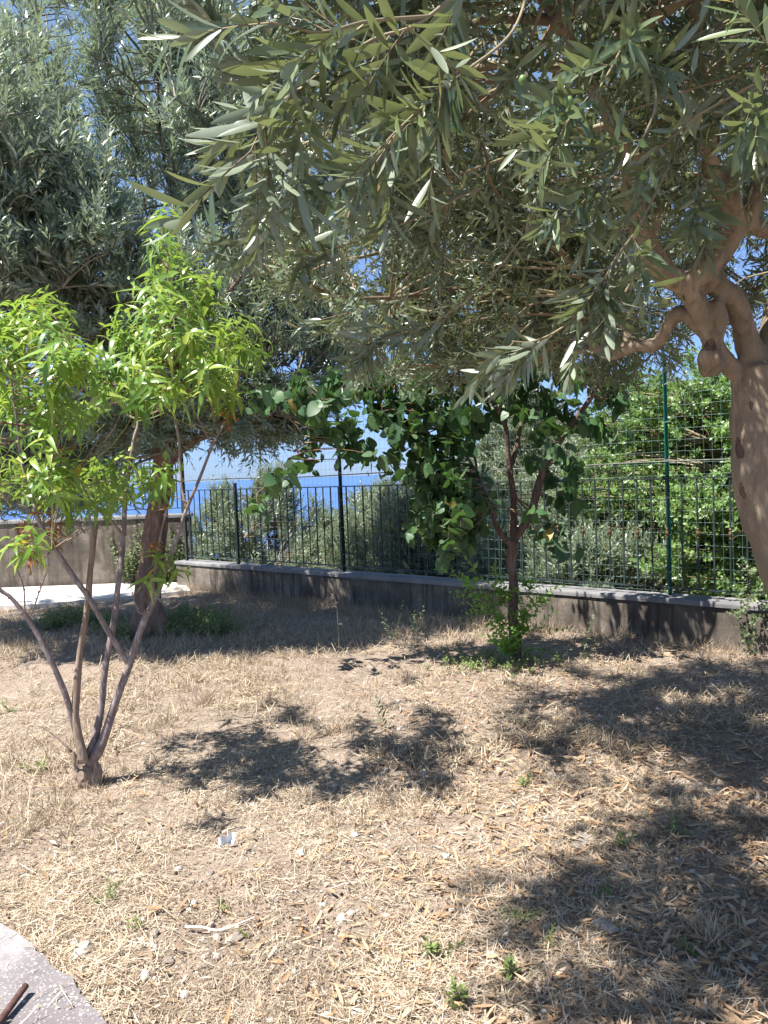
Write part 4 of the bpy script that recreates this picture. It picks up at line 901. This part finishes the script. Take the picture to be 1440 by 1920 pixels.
# fallen leaves, larger, mostly under the right olive
a = Acc(); x, y = ground_scatter(16000, 1.9, 7, 1.1); k = rng.random(len(x)) < np.clip(.12+(x+.3)*.5, .05, 1); x, y = x[k], y[k]; n = len(x)
lay(a, x, y, rng.uniform(.04, .085, n), rng.uniform(.004, .008, n), LANCE, .018, .18, .2, rng.random(n), .4)
tag(a.build('fallen_leaves', rndmat('fallen leaf', [(0, (.26, .17, .1)), (.3, (.42, .29, .18)), (.6, (.58, .43, .27)), (.8, (.5, .27, .13)), (1, (.66, .56, .42))], .6, .15)), 'long dry brown leaves lying thick under the right olive', 'fallen leaves', kind='stuff')
# standing dry grass
def tuft(acc, cx, cy, n, h, spread, lean, w_=.0011, r=None):
    q = np.column_stack([cx+rng.normal(0, spread, n), cy+rng.normal(0, spread, n)]); z = gz(q[:, 0], q[:, 1])-.004
    D = nz(rng.normal(0, lean, (n, 3))*[1, 1, .1]+[0, 0, 1]); N = nz(rng.normal(size=(n, 3))+[0, -.5, 0])
    leaves(acc, np.column_stack([q, z]), D, N, rng.uniform(*h, n), w_*rng.uniform(.7, 1.4, n), rng.normal(0, .35, n), [(0, 1), (.35, .9), (.7, .6), (1, 0)], .2, r, .12)
a = Acc(); x, y = ground_scatter(42000, 4.0, 10, .45, clump=2.2, thr=.49); n = len(x)
lay(a, x, y, rng.uniform(.03, .12, n), rng.uniform(.0012, .0032, n), STRAW, .03, .35, .3, rng.random(n))
x, y = ground_scatter(2000, 3.2, 9.6, .5, clump=1.1, thr=.47)
k = (x < .7+.25*(y-5)) | (rng.random(len(x)) < .25); x, y = x[k], y[k]
for cx, cy in zip(x, y): tuft(a, cx, cy, rng.integers(8, 24), (.03, .10+.07*rng.random()), .022, .6, .0017)
x, y = ground_scatter(900, 7.0, 10.5, .3)
for cx, cy in zip(x, y): tuft(a, cx, cy, rng.integers(10, 24), (.05, .16), .05, .5, .002)
x, y = ground_scatter(260, 1.9, 4, 1.01)
for cx, cy in zip(x, y): tuft(a, cx, cy, rng.integers(4, 10), (.02, .06), .012, .8)
s_ = rng.uniform(-3.2, 4.5, 330)
for s in s_:
    q = WP+WU*s-WN*rng.uniform(.04, .45); tuft(a, q[0], q[1], rng.integers(12, 30), (.06, .2), .04, .45)
tag(a.build('dry_grass', M_grass_dry), 'sparse standing dry grass across the garden ground', 'dry grass', kind='stuff')
for (x, y), n, h, lab in (((385, 1320), 110, (.08, .2), 'bleached grass clump behind the peach tree shadow'), ((1335, 1770), 150, (.06, .14), 'big pale straw clump at the right foreground'),
                          ((545, 1915), 60, (.05, .11), 'dry grass clump at the bottom edge near the middle'), ((1060, 1915), 60, (.06, .12), 'dry grass clump at the bottom edge right of the middle'),
                          ((465, 1245), 60, (.06, .17), 'dry grass clump at the far edge of the sunny patch'), ((620, 1370), 70, (.05, .12), 'short dry clump left of the olive seedling'),
                          ((560, 1500), 80, (.05, .12), 'dry grass clump inside the peach tree shadow'), ((760, 1270), 60, (.05, .13), 'dry grass clump in front of the wall left of the heart leaved tree'),
                          ((250, 1330), 60, (.05, .12), 'dry grass clump right of the peach stems'), ((375, 1720), 40, (.03, .07), 'small golden grass clump in the sunny foreground')):
    q = atg(x, y); a = Acc(); tuft(a, q[0], q[1], n, h, .04, .6, .0018); tag(a.build('grass_clump', M_grass_dry), lab, 'dry grass', 'dry grass clumps')
# pebbles
def blob(acc, c, s, seed, r, sub=2):
    th_ = np.linspace(0, np.pi, 6); ph = np.arange(8)*np.pi/4; v = [(0, 0, 1)]
    for a_ in th_[1:-1]:
        for b_ in ph: v.append((math.sin(a_)*math.cos(b_), math.sin(a_)*math.sin(b_), math.cos(a_)))
    v.append((0, 0, -1)); v = np.array(v); v = v*(1+.42*(np.random.default_rng(seed).random((len(v), 1))-.5))
    R_ = rng.random()*6.28; v = v*s; cR, sR = math.cos(R_), math.sin(R_); v = v @ np.array([[cR, sR, 0], [-sR, cR, 0], [0, 0, 1]]) + c
    T = [(0, 1+k, 1+(k+1) % 8) for k in range(8)]; Q = []
    for i_ in range(3):
        for k in range(8): a0 = 1+i_*8; Q.append((a0+k, a0+8+k, a0+8+(k+1) % 8, a0+(k+1) % 8))
    l = 1+24; T += [(33, l+(k+1) % 8, l+k) for k in range(8)]; acc.add(v, T, Q, r)
a = Acc(); x, y = ground_scatter(2600, 1.8, 7, 2.0)
for q in range(len(x)):
    s = abs(rng.normal(0, .005))+.0025; blob(a, (x[q], y[q], float(gz(x[q], y[q]))+s*.2), np.array([s*1.3, s, s*.7]), q, rng.random(), 1)
tag(a.build('pebbles', M_pebble, smooth=False), 'small pebbles and clods scattered on the soil', 'pebbles', kind='stuff')
for (x, y), s, r, lab in (((156, 1792), (.045, .028, .026), .5, 'tan angular stone beside the concrete slab'), ((1092, 1586), (.07, .045, .02), .45, 'broad pale stone half buried in the straw right of centre'),
                          ((437, 1762), (.04, .025, .018), .35, 'brown stone at the tip of the white stalk'), ((272, 1834), (.022, .016, .013), .9, 'small white stone right of the slab'),
                          ((795, 1450), (.04, .02, .012), .8, 'flat pale stone at the edge of the peach shadow'), ((562, 1605), (.03, .022, .014), .85, 'pale stone right of the white plastic scrap'),
                          ((290, 1755), (.025, .016, .014), .3, 'dark brown stone above the small white one'), ((640, 1722), (.022, .018, .014), .8, 'whitish stone in the sunny foreground right of the stalk'),
                          ((345, 1870), (.018, .014, .012), .8, 'little pale pebble near the bottom left'), ((1135, 1745), (.05, .03, .02), .4, 'reddish stone left of the big straw clump')):
    q = atg(x, y); a = Acc(); blob(a, (q[0], q[1], float(gz(q[0], q[1]))+s[2]*.3), np.array(s), x+y, r)
    tag(a.build('stone', M_pebble, smooth=False), lab, 'stone', 'stones on the soil')
# white plastic scrap, white stalk, rusty bar
q = atg(425, 1582); a = Acc(); g0_ = np.linspace(-1, 1, 7); U_, V_ = np.meshgrid(g0_, g0_)
Pz = np.stack([q[0]+U_*.035+.006*V_, q[1]+.01*V_*U_+.015*np.sin(U_*3), .012+float(gz(q[0], q[1]))+(V_+1)*.022+.006*np.sin(U_*7+V_*5)], -1).reshape(-1, 3)
ii = np.arange(6)[:, None]*7; jj = np.arange(6)[None]; a.add(Pz, None, np.stack([ii+jj, ii+jj+1, ii+jj+8, ii+jj+7], -1).reshape(-1, 4))
tag(a.build('plastic_scrap', M_plastic), 'crumpled white plastic scrap lying in the peach tree shadow', 'litter')
q0, q1, q2 = atg(348, 1744), atg(415, 1750), atg(478, 1735); a = Acc(); tube(a, [q0+[0, 0, .012], (q0+q1)/2+[0, 0, .016], q1+[0, 0, .012], q2+[0, 0, .03]], [.005, .0045, .004, .002], 6, 4)
tag(a.build('dry_stalk', plain('white dry stalk', (.75, .7, .6), .6)), 'white snapped dry stalk lying in the sunny foreground', 'stalk')
q0, q1 = atg(48, 1848, .06), atg(-8, 1925, .045); a = Acc(); tube(a, [q0, (q0+q1)/2, q1, q1+(q1-q0)*1.2], .0105, 10, 3, rough=.08)
tag(a.build('iron_bar', M_rust), 'rusty iron bar lying on the concrete slab corner', 'iron bar')
# round green flower head on its stalk
q = at(1342, 1658, 2.95); t = thing('wild_flower', (q[0]-.35, q[1], 0), 'round pale green flower head on a long leaning stalk over the shade', 'flower')
a = Acc(); tube(a, [np.array([q[0]-.42, q[1]+.02, .0]), np.array([q[0]-.2, q[1], q[2]-.015]), q], [.002, .0018, .0015], 5, 5, r=.9); a.build('stalk', M_twig, t)
a = Acc(); n = 110; d = nz(rng.normal(size=(n, 3))); leaves(a, np.repeat(q[None], n, 0)+[0, 0, .008], d, nz(rng.normal(size=(n, 3))), .028, .003, .1, DIAM, .2); a.build('flower_head', M_sucker, t)

for o in list(bpy.data.objects):
    if '_o' in o: del o['_o']
